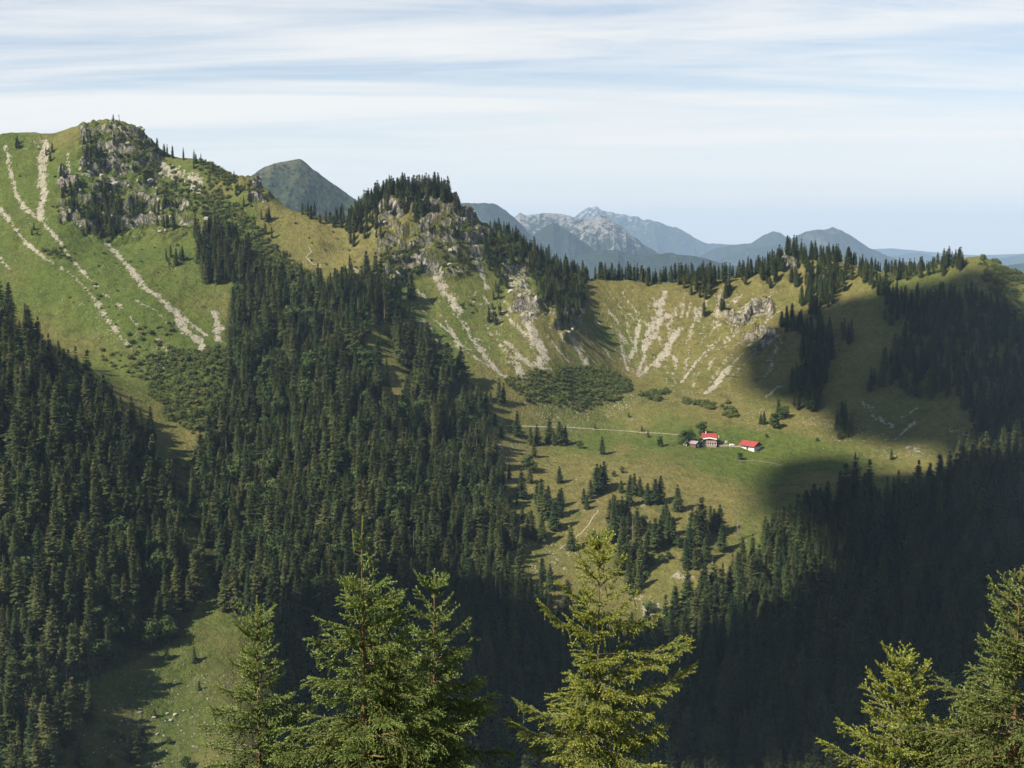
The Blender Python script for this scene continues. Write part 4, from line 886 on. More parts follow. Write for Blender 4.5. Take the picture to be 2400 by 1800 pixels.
# ------------------------------------------------------------------ scrub and stones
SCRUB = [(Z2([(1140,1290),(1350,1230),(1700,1200),(1860,1290),(1855,1370),(1700,1410),(1540,1445),(1440,1430),(1250,1380)]), 1.95, .90, .55, 1.6), (Z2([(1150,1270),(1330,1240),(1350,1200),(1260,1240)]), 3, .4, .8, 1.4),
    (Z2([(1880,1350),(2050,1360),(2040,1395),(1890,1385)]), 2.2, .95, 1.2, 2.0), (Z5([(1740,90),(1890,95),(1890,130),(1750,125)]), 2.4, .85, 1.2, 2.0), (Z5([(1940,120),(1990,130),(2040,190),(1995,200)]), 2.4, .85, 1.2, 2.0),
    (Z1([(790,1520),(960,1480),(1240,1440),(1290,1560),(1250,1700),(1180,1900),(1060,1960),(960,1880),(840,1720)]), 2.3, .66, .6, 1.9), (Z1([(880,520),(1200,560),(1500,860),(1650,1000),(1760,1150),(1500,1200),(1400,980),(1150,720),(900,640)]), 2.6, .82, 1.0, 2.2),
    (Z1([(590,215),(700,205),(780,270),(860,380),(880,480),(760,520),(640,430)]), 2.0, .82, .7, 1.6), (Z1([(920,430),(1000,490),(1020,520),(930,500)]), 2.3, .85, .8, 1.4), (Z1([(1080,400),(1160,440),(1380,520),(1450,620),(1250,600),(1100,480)]), 2.5, .7, .8, 1.6),
    (Z1([(200,900),(380,880),(400,980),(330,980)]), 2.6, .6, .8, 1.4), (Z1([(640,1370),(1000,1300),(1020,1450),(880,1560),(700,1480)]), 3.6, .32, .9, 1.7), (Z1([(460,1480),(800,1480),(900,1640),(760,1660)]), 3.6, .30, .9, 1.7), (Z1([(230,1060),(560,1100),(860,1480),(700,1400),(500,1300)]), 4.5, .12, .7, 1.3),
    (Z2([(1010,480),(1230,500),(1500,650),(1610,750),(1590,840),(1380,880),(1280,700),(1140,640)]), 2.6, .62, .9, 1.9), (Z2([(460,480),(560,560),(700,520),(690,700),(560,720),(510,700)]), 2.2, .8, .9, 1.8), (Z1([(470,560),(640,510),(720,560),(700,860),(600,880),(480,830)]), 2.4, .6, .8, 1.6), (Z1([(455,230),(560,230),(600,420),(560,500),(455,490)]), 2.4, .6, .8, 1.5), (Z2([(760,420),(960,420),(950,680),(860,710),(720,580)]), 2.4, .65, .9, 1.7),
    (Z2([(620,380),(840,330),(900,420),(680,480)]), 3, .5, .9, 1.6), (Z2([(920,830),(1000,840),(1010,900),(920,900)]), 2.8, .5, .8, 1.5), (Z3([(1880,260),(2133,340),(2133,620),(2040,560),(1930,380)]), 2.6, .66, .9, 1.8), (Z3([(1200,330),(1640,330),(1560,370),(1300,400)]), 2.8, .45, .9, 1.8),
    ([(450,1060),(520,1000),(500,1100),(480,1300),(460,1240)], 2.6, .4, 1.2, 2.4), (zt([(820,980),(1400,960),(1700,900),(1750,1474),(700,1474)], 0, 1400, 3.687), 5, .40, .5, 1.5), ([(400,1080),(450,1120),(450,1180),(400,1150)], 2.8, .4, 1.2, 2.2), (Z5([(1390,980),(1500,950),(1480,1180),(1400,1220)]), 3, .6, 1.2, 2.2), (Z5([(1440,1240),(1540,1260),(1560,1340)]), 4, .3, .8, 1.4), (Z1([(0,290),(900,470),(1200,900),(1150,1250),(500,1200),(0,700)]), 8, .16, .5, 1.1), (Z1([(1400,660),(1900,780),(2130,1000),(1800,1050)]), 6, .2, .5, 1.2)]
def scatter_scrub():
    r = np.random.default_rng(8)
    Z = np.concatenate([zone(p, s, k, a, b, ylo=760, bl=0, seed=100 + i, avoid=False) for i, (p, s, k, a, b) in enumerate(SCRUB)])
    n = len(Z); print('SCRUB', n)
    scatter_object('mountain_pine_scrub', Z[:, :3] - np.array([0, 0, .15]), Z[:, 3] * r.uniform(.55, 1.15, n), rotz(r, n), r.integers(0, 4, n), C_SCR, 'low dark green mountain pine and alder scrub on slopes and bowl floor', 'scrub')
scatter_scrub()
ROCKS = [(Z5([(760,60),(900,140),(1000,165),(1000,215),(880,180)]), 3.2, .55, .5, 1.5), (Z5([(1000,160),(1120,150),(1250,100),(1330,75),(1300,115),(1180,160),(1050,215)]), 2.6, .6, .5, 1.4), (Z5([(1360,190),(1465,190),(1460,220),(1370,215)]), 2.0, .8, .7, 1.7), (Z5([(1240,180),(1290,200),(1250,205)]), 2.2, .6, .6, 1.3),
    (Z5([(1370,230),(1470,235),(1470,260),(1370,260)]), 2.6, .5, .4, 1.0), (Z5([(1530,260),(1610,265),(1600,300),(1530,300)]), 2.4, .55, .4, 1.1), (Z5([(1050,170),(1300,130),(1300,250),(1100,260)]), 5, .35, .35, .9), (Z5([(640,300),(770,310),(770,430),(670,440)]), 3.2, .5, .4, 1.0),
    ([(200,1620),(480,1520),(560,1600),(580,1800),(160,1800)], 3.6, .45, .4, 1.5), (zt([(1000,970),(1560,1010),(1620,1090),(1500,1110),(1000,1130)], 0, 1400, 3.687), 3.4, .55, .8, 2.6), (zt([(1500,1130),(1700,1150),(1680,1220),(1500,1200)], 0, 1400, 3.687), 3, .6, .6, 1.7), (zt([(1040,1220),(1180,1230),(1120,1400),(1040,1360)], 0, 1400, 3.687), 2.8, .6, .7, 2.0), (zt([(1320,1360),(1560,1400),(1560,1474),(1350,1460)], 0, 1400, 3.687), 2.8, .6, .6, 1.7),
    (zt([(1500,680),(2000,560),(2050,900),(1700,820)], 0, 1400, 3.687), 4.5, .4, .4, 1.0), (Z5([(760,920),(1050,960),(1020,1060),(760,1180)]), 3.6, .42, .35, 1.0), (Z5([(1440,1240),(1540,1270),(1540,1350),(1450,1300)]), 3.0, .45, .4, 1.1), (Z5([(970,990),(1030,1000),(1020,1030)]), 2, .8, .7, 1.5),
    (Z5([(1650,60),(2010,100),(2200,170),(2212,330),(2060,200),(1900,130)]), 3.8, .42, .3, .9), (Z3([(100,990),(380,1000),(420,1050),(150,1030)]), 2.8, .5, .4, 1.1), (Z3([(520,1090),(800,1200),(640,1240)]), 4, .4, .3, .8), (Z3([(850,1120),(1250,1180),(1600,1340),(1250,1340),(950,1230)]), 4.2, .4, .35, 1.0),
    (Z1([(870,420),(930,470),(1050,510),(1000,540),(900,480)]), 2.4, .6, .5, 1.3), (Z1([(600,880),(670,950),(850,1150),(800,1150),(640,960)]), 2.6, .5, .4, 1.0), (Z1([(870,1160),(960,1230),(1190,1480),(1100,1480),(960,1280)]), 2.4, .5, .4, 1.0), (Z2([(760,690),(850,700),(900,900),(870,910)]), 2.6, .5, .4, 1.2), (Z2([(900,950),(960,960),(1150,1270),(1000,1130)]), 2.8, .45, .4, 1.0), (Z2([(1270,930),(1330,940),(1390,1130),(1340,1200)]), 2.6, .45, .4, 1.0),
    (Z1([(0,400),(1200,900),(1200,1450),(700,1450),(0,800)]), 11, .22, .3, .8), (Z2([(540,730),(1500,900),(1600,1200),(1200,1280),(900,1100)]), 8, .25, .3, .8), ([(1250,960),(1900,960),(2000,1080),(1700,1250),(1550,1450),(1250,1400),(1150,1100)], 10, .22, .25, .7), (Z3([(560,690),(720,620),(780,700),(700,760)]), 3, .4, .5, 1.2), ([(150,700),(330,760),(420,860),(340,880)], 5, .3, .3, .8)]
def scatter_stones():
    r = np.random.default_rng(9)
    Z = np.concatenate([zone(p, s, k, a, b, ylo=600, bl=0, seed=300 + i, avoid=False) for i, (p, s, k, a, b) in enumerate(ROCKS)])
    Z[:, 3] *= r.uniform(.6, 1.15, len(Z)); u, v, d = project(Z[:, :3]); px = Z[:, 3] * 2 * F_PX / d
    order = np.argsort(-px); vis = [i for i in order if -20 < u[i] < 2420 and v[i] < 1820]
    big = vis[:260]; sb = set(big)
    def where(u, v):
        if v > 1480: return 'pale boulder in the stony meadow', 'boulders of the stony meadow'
        if u < 620 or v < 860: return 'pale boulder on steep scree', 'boulders on the scree slopes'
        if v < 1060 and u > 1600: return 'pale boulder near the huts', 'boulders around the huts'
        if v < 1060: return 'pale boulder beside the bowl scrub', 'boulders by the scrub edge'
        return 'pale boulder on the dry slope', 'boulders of the dry slope'
    for i in big:
        o = link('boulder', STN[r.integers(6)]); o.location = (Z[i, 0], Z[i, 1], Z[i, 2] - .1); s = Z[i, 3] * .62
        o.scale = (s * r.uniform(.9, 1.3), s * r.uniform(.8, 1.1), s * r.uniform(.8, 1.25)); o.rotation_euler = (r.normal(0, .15), r.normal(0, .15), r.uniform(0, 6.28))
        lab, g = where(u[i], v[i]); tag(o, '%s, %s percent across and %s percent down' % (lab, say(round(u[i] / 24)), say(round(v[i] / 18))), 'boulder', g)
    rest = np.array([i for i in range(len(Z)) if i not in sb]); n = len(rest); print('STONES', len(Z))
    scatter_object('scattered_stones', Z[rest, :3], Z[rest, 3] * .5, rotz(r, n), r.integers(0, 6, n), C_STN, 'small pale stones strewn over screes and grass', 'stones')
scatter_stones()
def scatter_crags():
    r = np.random.default_rng(12); m = (CM > .5) & (SLOPE > 40) & (YY > 1150)
    j, i = np.where(m); k = r.permutation(len(j))[:4000]; pts = []
    for a, b in zip(XX[j[k], i[k]], YY[j[k], i[k]]):
        if len(pts) >= 170: break
        if all((a - p[0]) ** 2 + (b - p[1]) ** 2 > 16 for p in pts[-330:]) and fbm(np.array([a / 22]), np.array([b / 22]), 71, 3)[0] > -.05: pts.append((a, b))
    P = np.array(pts); n = len(P); s = r.uniform(1.6, 4.2, n) * 1.25; z = H(P[:, 0], P[:, 1])
    scatter_object('cliff_crags', np.c_[P, z - s * .35], s, rotz(r, n), r.integers(0, 6, n), C_STN, 'pale limestone crags jutting from the two rocky peaks', 'crags', wide=r.uniform(.45, .85, n))
scatter_crags()
# ------------------------------------------------------------------ spruces close to the camera, built twig by twig
def near_needle_mat(name, c1, c2, c3):
    k = NT(name); v = k.coord('Object'); a = k.noise(v, 2.2, 3); b = k.noise(v, 14.0, 2)
    col = k.mix(k.rng(a, .35, .65), c1, c2); col = k.mix(k.rng(b, .45, .75, 0, .6), col, c3)
    col = k.mix(k.attr('young'), col, tuple(min(1, x * 1.5) for x in c3))
    k.put(k.b.inputs['Base Color'], col); k.b.inputs['Roughness'].default_value = 0.5; k.b.inputs['Specular IOR Level'].default_value = 0.35
    tr_ = k.n.new('ShaderNodeBsdfTranslucent'); k.put(tr_.inputs['Color'], col)
    ms = k.n.new('ShaderNodeMixShader'); ms.inputs[0].default_value = 0.28
    k.l.new(k.b.outputs[0], ms.inputs[1]); k.l.new(tr_.outputs[0], ms.inputs[2]); k.l.new(ms.outputs[0], k.out.inputs['Surface'])
    return k.m
M_NGREEN = near_needle_mat('fresh_spruce_needles', (0.076, 0.118, 0.025), (0.112, 0.155, 0.033), (0.170, 0.208, 0.048))
M_NYELL = near_needle_mat('yellowish_spruce_needles', (0.108, 0.146, 0.021), (0.165, 0.194, 0.027), (0.235, 0.242, 0.038))
M_NDARK = near_needle_mat('deep_green_spruce_needles', (0.070, 0.106, 0.024), (0.104, 0.136, 0.030), (0.150, 0.170, 0.040))
M_TWIG = simple_mat('spruce_twigs', (0.25, 0.15, 0.065), (0.13, 0.085, 0.045), 6.0, 0.8, 0.2)
M_OLDTW = simple_mat('grey_spruce_twigs', (0.30, 0.25, 0.19), (0.17, 0.14, 0.105), 6.0, 0.85, 0.2)

def near_spruce(u, v, Y, seed, needle, twig, label, widen=1.0, gap=(), extra=(), lead=1.0, dense=1.0, full=5.2, droopy=1.0, lead_twin=False, taper=None):
    r = np.random.default_rng(seed)
    top = at(u, v, Y)[()]; gz = float(H(top[0], top[1])); Ht = top[2] - gz
    root = empty('spruce_tree', (top[0], top[1], gz))
    tag(root, label, 'tree', 'spruces standing close to the viewpoint')
    segs = []                      # shoots: p0, p1, needle length, youth
    wood = []                      # branch axes: points, radii
    def shoot(p, d, L, nl, young):
        n = max(1, int(round(L / 0.085))); d = d / np.linalg.norm(d); q = p
        for i in range(n):
            d2 = d + r.normal(0, .05, 3); q2 = q + d2 * (L / n); segs.append((q, q2, nl, young)); q = q2
        return q
    def branch(z0, az, L, up, droop, detail, level):
        ca, sa = math.cos(az), math.sin(az); n = max(4, int(L / 0.085)); ts = np.linspace(0, 1, n + 1)
        tip = 0.22 * L * np.maximum(ts - 0.62, 0) * 2.2
        wob = np.cumsum(r.normal(0, .018, n + 1)) * L
        px = L * ts * (1 - 0.06 * ts); pz = z0 + L * (up * ts - droop * ts ** 1.7) + tip
        P = np.c_[px * ca - wob * sa, px * sa + wob * ca, pz]
        wood.append((P, np.linspace(0.004 + 0.006 * L, 0.0018, n + 1)))
        side = np.array([-sa, ca, 0.0]); T = np.gradient(P, axis=0); T /= np.linalg.norm(T, axis=1)[:, None]
        for i in range(1, n + 1):
            t = ts[i]
            bare_in = 0.16 if L > 0.6 else 0.0
            segs.append((P[i - 1], P[i], .018, t ** 3 if i == n else 0.0)) if t > bare_in or L < .5 else None
            if t < bare_in or r.random() > detail: continue
            for s in (-1, 1):
                l2 = (0.10 + 0.30 * L * (1 - t) ** 0.8 * (0.5 + t)) * r.uniform(.6, 1.25)
                l2 = min(l2 * 1.15, 0.60)
                d = T[i] * r.uniform(.75, 1.15) + side * s * r.uniform(.6, .95) + np.array([0, 0, r.uniform(-.28, .18) - 0.40 * (level > 1.6) * droopy * r.random()])
                d /= np.linalg.norm(d); p = P[i]; m = max(1, int(round(l2 / 0.11)))
                if l2 > 0.2: wood.append((np.array([p, p + d * l2 * .8]), np.array([.0028, .0014])))
                for j in range(m):                       # side twigs on the twig
                    q0 = p + d * l2 * j / m; q1 = p + d * l2 * (j + 1) / m + np.array([0, 0, -.02 * j * droopy])
                    segs.append((q0, q1, .018, .5 if j == m - 1 else 0.0))
                    if l2 > 0.18 and j > 0 and r.random() < .8:
                        for s2 in (-1, 1):
                            if r.random() < .3: continue
                            perp = np.cross(d, side + np.array([0, 0, .3])); perp /= np.linalg.norm(perp) + 1e-9
                            dd = d * .8 + (side * s2 * .55 if abs(d @ side) < .75 else T[i] * s2 * .6) + np.array([0, 0, r.uniform(-.35, .1)])
                            shoot(q0, dd, r.uniform(.06, .13), .017, .3)
            if level > 1.0 and r.random() < .75 * droopy:   # hanging shoots
                shoot(P[i], np.array([r.normal(0, .3), r.normal(0, .3), -1.0]), r.uniform(.10, .26), .016, 0.0)
            if r.random() < .35:
                shoot(P[i], T[i] + np.array([0, 0, .9]), r.uniform(.05, .1), .017, .3)
    # trunk, leader
    sway = np.cumsum(r.normal(0, .004, 40))
    def trunk_xy(z): k = (Ht - z) / Ht * 39; return np.array([np.interp(k, range(40), sway), np.interp(k, range(40), sway[::-1] - sway[-1]) * .5 if False else 0.0])
    zs = np.r_[np.linspace(-1.2, Ht - full, 7)[:-1], np.linspace(Ht - full, Ht, 16)]
    tp = np.array([[*(trunk_xy(z)), z] for z in zs]); tr_r = np.maximum(0.004, 0.0045 + (Ht - zs) * 0.0085)
    tv, tf = tube(tp, tr_r, 7)
    z = Ht; first = 0.46 * lead
    shoot(np.array([*trunk_xy(Ht - first), Ht - first]), np.array([0.02, 0, 1.0]), first, .014, 1.0)
    if lead_twin:
        wood.append((np.array([[0, 0, Ht - first], [-.11, 0, Ht - first + .02], [-.13, 0, Ht - first * .3]]), np.array([.005, .004, .002])))
        shoot(np.array([-.12, 0, Ht - first]), np.array([-.05, 0, 1.0]), first * .62, .014, 1.0)
    z = Ht - first
    while z > Ht - full:
        dist = Ht - z
        lim = taper(dist) if taper else 9
        Lb = min(0.14 + 0.50 * dist * widen * (1 + .22 * max(0.0, dist - 1.1)), lim)
        in_gap = any(a < dist < b for a, b in gap)
        nb = r.integers(5, 9) if not in_gap else r.integers(1, 3)
        a0 = r.uniform(0, 6.28)
        for b in range(nb):
            up = float(np.interp(dist, [0.3, 0.9, 1.8, 3.5], [1.0, .75, .42, .22])) + r.normal(0, .1)
            dr = float(np.interp(dist, [0.3, 1.2, 2.5, 4], [.1, .25, .42, .5])) * droopy
            branch(z + r.uniform(-.05, .05), a0 + 6.283 * b / nb + r.normal(0, .2), Lb * r.uniform(.62, 1.2), up, dr, .93 * dense, dist)
        for b in range(int(round((3 if dist > .7 else 1) * dense * (0.3 if in_gap else 1)))):   # weak branches between the whorls
            branch(z - r.uniform(.08, .26), r.uniform(0, 6.28), min(Lb, .9) * r.uniform(.3, .75), .35, .3, .85 * dense, dist)
        z -= r.uniform(.23, .32)
    for dist, az, L, up, dr in extra:
        branch(Ht - dist, math.radians(az), L, up, dr, .9, 1.3)
    while z > 1.2:                  # lower crown: same habit, coarser
        dist = Ht - z; Lb = min(2.4, 0.10 + 0.40 * dist) * r.uniform(.8, 1.1); a0 = r.uniform(0, 6.28)
        for b in range(4):
            branch(z, a0 + 1.57 * b + r.normal(0, .2), Lb, .1, .45, .28, dist)
        z -= .75
    # needles: slim blades set around each shoot
    S0 = np.array([s[0] for s in segs]); S1 = np.array([s[1] for s in segs]); nl = np.array([s[2] for s in segs]); yg = np.array([s[3] for s in segs])
    ax = S1 - S0; Ls = np.linalg.norm(ax, axis=1); ax = ax / (Ls[:, None] + 1e-9)
    a = np.cross(ax, np.array([.21, .33, .92])); a /= np.linalg.norm(a, axis=1)[:, None] + 1e-9; b = np.cross(ax, a)
    K = 10; V = []; yv = []
    ph0 = r.uniform(0, 6.28, len(segs))
    for k in range(K):
        t = (k + r.random(len(segs))) / K; ph = ph0 + k * 2.4
        rad = a * np.cos(ph)[:, None] + b * np.sin(ph)[:, None]; tan = -a * np.sin(ph)[:, None] + b * np.cos(ph)[:, None]
        c = S0 + ax * (Ls * t)[:, None]; d = ax * .75 + rad * .8
        ln = (nl * r.uniform(1.3, 1.95, len(segs)))[:, None]; w = 0.0130
        V += [c - ax * w - tan * w * .6, c + ax * w + tan * w * .6, c + d * ln]
        yv += [yg, yg, yg]
    n = len(segs); V = np.stack(V, 1).reshape(-1, 3); yv = np.stack(yv, 1).ravel()
    T = np.arange(n * K * 3).reshape(-1, 3)
    core, cf = [], []
    me = mesh_np('crown', V, T); add_attr(me, 'young', yv)
    link('crown', me, needle, root)
    wv, wf = cat([tube(p, q, 4) for p, q in wood])
    link('branches', mesh_np('branches', wv, wf, True), twig, root)
    link('trunk', mesh_np('trunk', tv, tf, True), M_BARK if needle is M_NYELL else M_TWIG, root)
    print('NEAR', len(segs), len(T))
    return root
near_spruce(600, 1395, 21.0, 1, M_NGREEN, M_OLDTW, 'young spruce with a thin tip, leftmost of the foreground trees', widen=.50, lead=1.0, lead_twin=False, full=4.4)
near_spruce(848, 1208, 20.0, 2, M_NGREEN, M_TWIG, 'tallest foreground spruce with a long bare leading shoot', widen=.50, lead=1.15, lead_twin=True, full=4.6, gap=[(.5, 1.0)])
near_spruce(912, 1388, 20.6, 3, M_NGREEN, M_TWIG, 'short twin-tipped spruce wedged between the two taller foreground spruces', widen=.46, lead=.55, lead_twin=True, full=3.6)
near_spruce(1017, 1335, 21.5, 4, M_NGREEN, M_TWIG, 'bushy foreground spruce with a slender tip right of the tallest one', widen=.60, lead=.8, full=4.4, gap=[(.4, .7)])
near_spruce(1405, 1272, 21.0, 5, M_NYELL, M_OLDTW, 'yellow-green foreground spruce with a round top and long bare side branches', widen=1.3, lead=.22, full=4.6, taper=lambda d: np.interp(d, [0, .5, .95, 1.5, 2.2, 3.0, 4.6], [.3, .60, .60, .42, .60, 1.0, 1.5]), gap=[(1.35, 1.75)],
    extra=[(1.72, 5, 1.35, .02, .02), (2.0, -8, 1.45, .10, -.06), (2.45, 4, 1.55, .04, -.10), (2.3, -12, 1.2, -.05, .05), (1.45, 178, .95, .25, -.1), (1.25, 4, .95, .02, .12), (2.7, 182, 1.3, .1, .1), (3.2, 10, 1.1, .2, .15), (3.1, 172, 1.45, .15, .15)])
near_spruce(2112, 1542, 20.0, 6, M_NYELL, M_OLDTW, 'light green foreground spruce, the smaller of the two at the right', widen=.92, lead=.35, full=4.0)
near_spruce(2392, 1330, 19.0, 7, M_NDARK, M_TWIG, 'wide dark green spruce cut off by the right edge', widen=.80, lead=.5, full=5.0, gap=[(.0, .45)], dense=1.0)
near_spruce(2290, 1650, 19.6, 8, M_NDARK, M_TWIG, 'low dark green spruce between the two foreground spruces at the right', widen=.9, lead=.4, full=3.4)
# ------------------------------------------------------------------ alpine huts
def plain(name, c, rough=.7, var=.12, scale=2.0):
    return simple_mat(name, c, tuple(x * (1 - var * 2) for x in c), scale, rough)
M_RED = plain('red_roof', (0.36, 0.062, 0.052), .7, .22, .9); M_WHITE = plain('white_plaster', (0.62, 0.60, 0.54), .85, .06)
M_WOOD = simple_mat('weathered_timber', (0.17, 0.10, 0.065), (0.09, 0.055, 0.04), 3.0, .8, .2, (1, 1, .2)); M_WOOD2 = simple_mat('pale_timber', (0.36, 0.25, 0.19), (0.26, 0.18, 0.14), 3.0, .8, .2, (1, 1, .2))
M_GLASS = plain('window_glass', (0.10, 0.12, 0.14), .12, .1); M_FRAME = plain('white_paint', (0.80, 0.79, 0.75), .6, .04); M_SHINGLE = simple_mat('grey_shingles', (0.30, 0.25, 0.25), (0.20, 0.165, 0.165), 2.5, .85, .3)
M_PAVE = simple_mat('pale_gravel', (0.31, 0.27, 0.19), (0.20, 0.175, 0.115), 1.2, .95, .3); M_CAR = plain('white_car_paint', (0.80, 0.80, 0.78), .3, .03); M_TYRE = plain('tyre_rubber', (0.03, 0.03, 0.03), .8, .1); M_CLOTH = plain('white_canvas', (0.82, 0.80, 0.74), .9, .05)
def box(x0, x1, y0, y1, z0, z1):
    V = np.array([(x, y, z) for z in (z0, z1) for x, y in ((x0, y0), (x1, y0), (x1, y1), (x0, y1))], float)
    return V, np.array([(3, 2, 1, 0), (4, 5, 6, 7), (0, 1, 5, 4), (1, 2, 6, 5), (2, 3, 7, 6), (3, 0, 4, 7)])
def part(name, shapes, mat, parent): 
    v, f = cat([(a_, tri(b_)) for a_, b_ in shapes]); return link(name, mesh_np(name, v, f), mat, parent)
def gable_prism(x0, x1, y0, y1, z0, zr):   # triangular block, ridge along x
    ym = (y0 + y1) / 2
    V = np.array([(x0, y0, z0), (x0, y1, z0), (x0, ym, zr), (x1, y0, z0), (x1, y1, z0), (x1, ym, zr)], float)
    return V, np.array([(0, 2, 1), (3, 4, 5), (0, 3, 5), (0, 5, 2), (1, 2, 5), (1, 5, 4), (0, 1, 4), (0, 4, 3)])
def slab(p0, p1, p2, p3, t):
    a = np.array([p0, p1, p2, p3], float); b = a.copy(); b[:, 2] += t
    return np.concatenate([a, b]), np.array([(3, 2, 1, 0), (4, 5, 6, 7), (0, 1, 5, 4), (1, 2, 6, 5), (2, 3, 7, 6), (3, 0, 4, 7)])
def windows(parent, xs, y, z0, z1, w, n_axis=-1, frame=M_FRAME):
    for x in xs:                    # frame of four bars, pane set back in it
        f = part('window', [box(x - w / 2, x + w / 2, y - .09, y - .02, z0, z0 + .12), box(x - w / 2, x + w / 2, y - .09, y - .02, z1 - .12, z1), box(x - w / 2, x - w / 2 + .12, y - .09, y - .02, z0 + .12, z1 - .12), box(x + w / 2 - .12, x + w / 2, y - .09, y - .02, z0 + .12, z1 - .12)], frame, parent)
        part('pane', [box(x - w / 2 + .12, x + w / 2 - .12, y - .05, y - .03, z0 + .12, z1 - .12)], M_GLASS, f)
def ground_at(u, v): return hit([u], [v])[0]
def build_huts():
    p = ground_at(1662, 1045); HUT_SPOTS.append((p, 16))
    hut = empty('mountain_hut', (p[0], p[1], p[2] + .1), math.radians(-6)); tag(hut, 'two-storey mountain hut with red roof, timber balcony and white-framed veranda', 'hut')
    part('ground_floor', [box(-5.4, 5.0, 0, 10, -2.5, 3.1)], M_WHITE, hut)
    part('upper_floor', [box(-4.9, 5.2, .25, 9.7, 3.1, 6.2)], M_WOOD, hut)
    rf = part('roof', [slab((-6.1, -1.6, 5.75), (6.0, -1.6, 5.75), (6.0, 5, 9.2), (-6.1, 5, 9.2), .22), slab((-6.1, 5.01, 9.2), (6.0, 5.01, 9.2), (6.0, 11.4, 5.75), (-6.1, 11.4, 5.75), .22)], M_RED, hut)
    part('chimney', [box(-3.0, -2.2, 4.2, 5.0, 8.3, 10.5), box(-3.12, -2.08, 4.08, 5.12, 10.5, 10.7)], M_WHITE, rf)
    part('skylight', [slab((-4.6, .9, 7.36), (-3.8, .9, 7.36), (-3.8, 1.9, 7.88), (-4.6, 1.9, 7.88), .1)], M_GLASS, rf)
    part('gable_wall', [(np.array([(-4.9, .2, 5.9), (5.2, .2, 5.9), (.15, .2, 7.25), (-4.9, .8, 5.9), (5.2, .8, 5.9), (.15, .8, 7.25)]), np.array([(0, 1, 2), (3, 5, 4), (0, 4, 1), (0, 3, 4), (1, 5, 2), (1, 4, 5), (2, 3, 0), (2, 5, 3)]))], M_WOOD, hut)
    part('bargeboard', [slab((-5.9, -1.9, 5.0), (.1, -1.9, 6.0), (.1, -1.55, 6.0), (-5.9, -1.55, 5.0), .85), slab((.1, -1.9, 6.0), (5.9, -1.9, 5.0), (5.9, -1.55, 5.0), (.1, -1.55, 6.0), .85)], M_FRAME, hut)
    bal = part('balcony', [box(-2.6, 5.4, -1.3, .2, 3.15, 3.35)], M_WOOD2, hut)
    part('railing', [box(-2.6, 5.4, -1.34, -1.26, 3.35, 4.25)], M_WOOD2, bal)
    part('veranda', [box(-1.9, 5.6, -2.6, -.02, -2.5, .55)], M_WOOD2, hut)
    part('veranda_roof', [slab((-2.3, -3.1, 2.75), (5.9, -3.1, 2.75), (5.9, -.05, 3.12), (-2.3, -.05, 3.12), .14)], M_WOOD2, hut)
    for x in np.linspace(-1.85, 5.55, 5): part('post', [box(x - .14, x + .14, -2.66, -2.40, .55, 2.72)], M_FRAME, hut)
    windows(hut, np.linspace(-.93, 4.63, 4), -2.5, .75, 2.45, 1.45); windows(hut, (-4.3, -3.1), 0, .9, 2.1, .8); windows(hut, (-1.5, .6, 2.6, 4.2), .25, 4.0, 5.3, .9)
    part('door', [box(-2.45, -1.95, -.08, -.01, 0, 2.0)], M_WOOD, hut)
    part('window_bay', [box(-5.2, -3.6, -1.1, -.02, -2.5, 1.0)], M_WHITE, hut)
    # terrace in front
    q = ground_at(1692, 1043); tz = q[2]
    ter = empty('terrace', (q[0], q[1], q[2])); tag(ter, 'pale gravel terrace with a low wall beside the hut', 'terrace'); HUT_SPOTS.append((q, 9))
    part('surface', [box(-3.2, 4.2, -3.5, 4.5, -2.2, .25)], M_PAVE, ter); part('low_wall', [box(-3.2, 4.2, 4.55, 4.85, -1, .95)], M_WHITE, ter)
    for i, (uu, vv, lab) in enumerate([(1684.6, 1029, 'tall closed white parasol standing behind the terrace'), (1700, 1042, 'closed white parasol at the middle of the terrace edge'), (1703.5, 1041, 'closed white parasol at the end of the terrace'), (1689, 1037, 'low closed parasol near the hut corner'), (1692.5, 1038.5, 'low closed parasol second from the hut corner')]):
        b = ground_at(uu, vv); o = empty('closed_parasol', tuple(b)); tag(o, lab, 'parasol', 'closed parasols on the terrace'); h = 3.1 if i < 3 else 2.0
        part('pole', [tube([(0, 0, -.4), (0, 0, h)], [.045, .04], 6)], M_WOOD2, o); part('canopy', [tube([(0, 0, h * .34), (0, 0, h * .45), (0, 0, h * .75), (0, 0, h * .98), (0, 0, h + .08)], [.10, .24, .20, .09, .02], 8)], M_CLOTH, o); part('foot', [box(-.3, .3, -.3, .3, -.3, .09)], M_PAVE, o)
    # shed and white outbuilding on the left
    p = ground_at(1627, 1046); HUT_SPOTS.append((p, 9))
    sh = empty('timber_shed', (p[0], p[1], p[2] + .1), math.radians(-50)); tag(sh, 'small dark timber shed with grey shingle roof left of the hut', 'shed')
    part('wall', [box(-4, 4, -2.6, 2.6, -2, 2.5)], M_WOOD, sh); part('gable', [gable_prism(-3.99, 3.99, -2.59, 2.59, 2.5, 4.1)], M_WOOD, sh)
    part('roof', [slab((-4.7, -3.2, 2.2), (4.7, -3.2, 2.2), (4.7, 0, 4.25), (-4.7, 0, 4.25), .16), slab((-4.7, .01, 4.25), (4.7, .01, 4.25), (4.7, 3.2, 2.2), (-4.7, 3.2, 2.2), .16)], M_SHINGLE, sh)
    part('door', [box(3.9, 4.09, -.6, .6, -.2, 1.9)], M_FRAME, sh)
    p = ground_at(1607, 1043); HUT_SPOTS.append((p, 5))
    wh = empty('white_outbuilding', (p[0], p[1], p[2] + .05), math.radians(-35)); tag(wh, 'little white outbuilding with a pitched roof below the leafy tree', 'outbuilding')
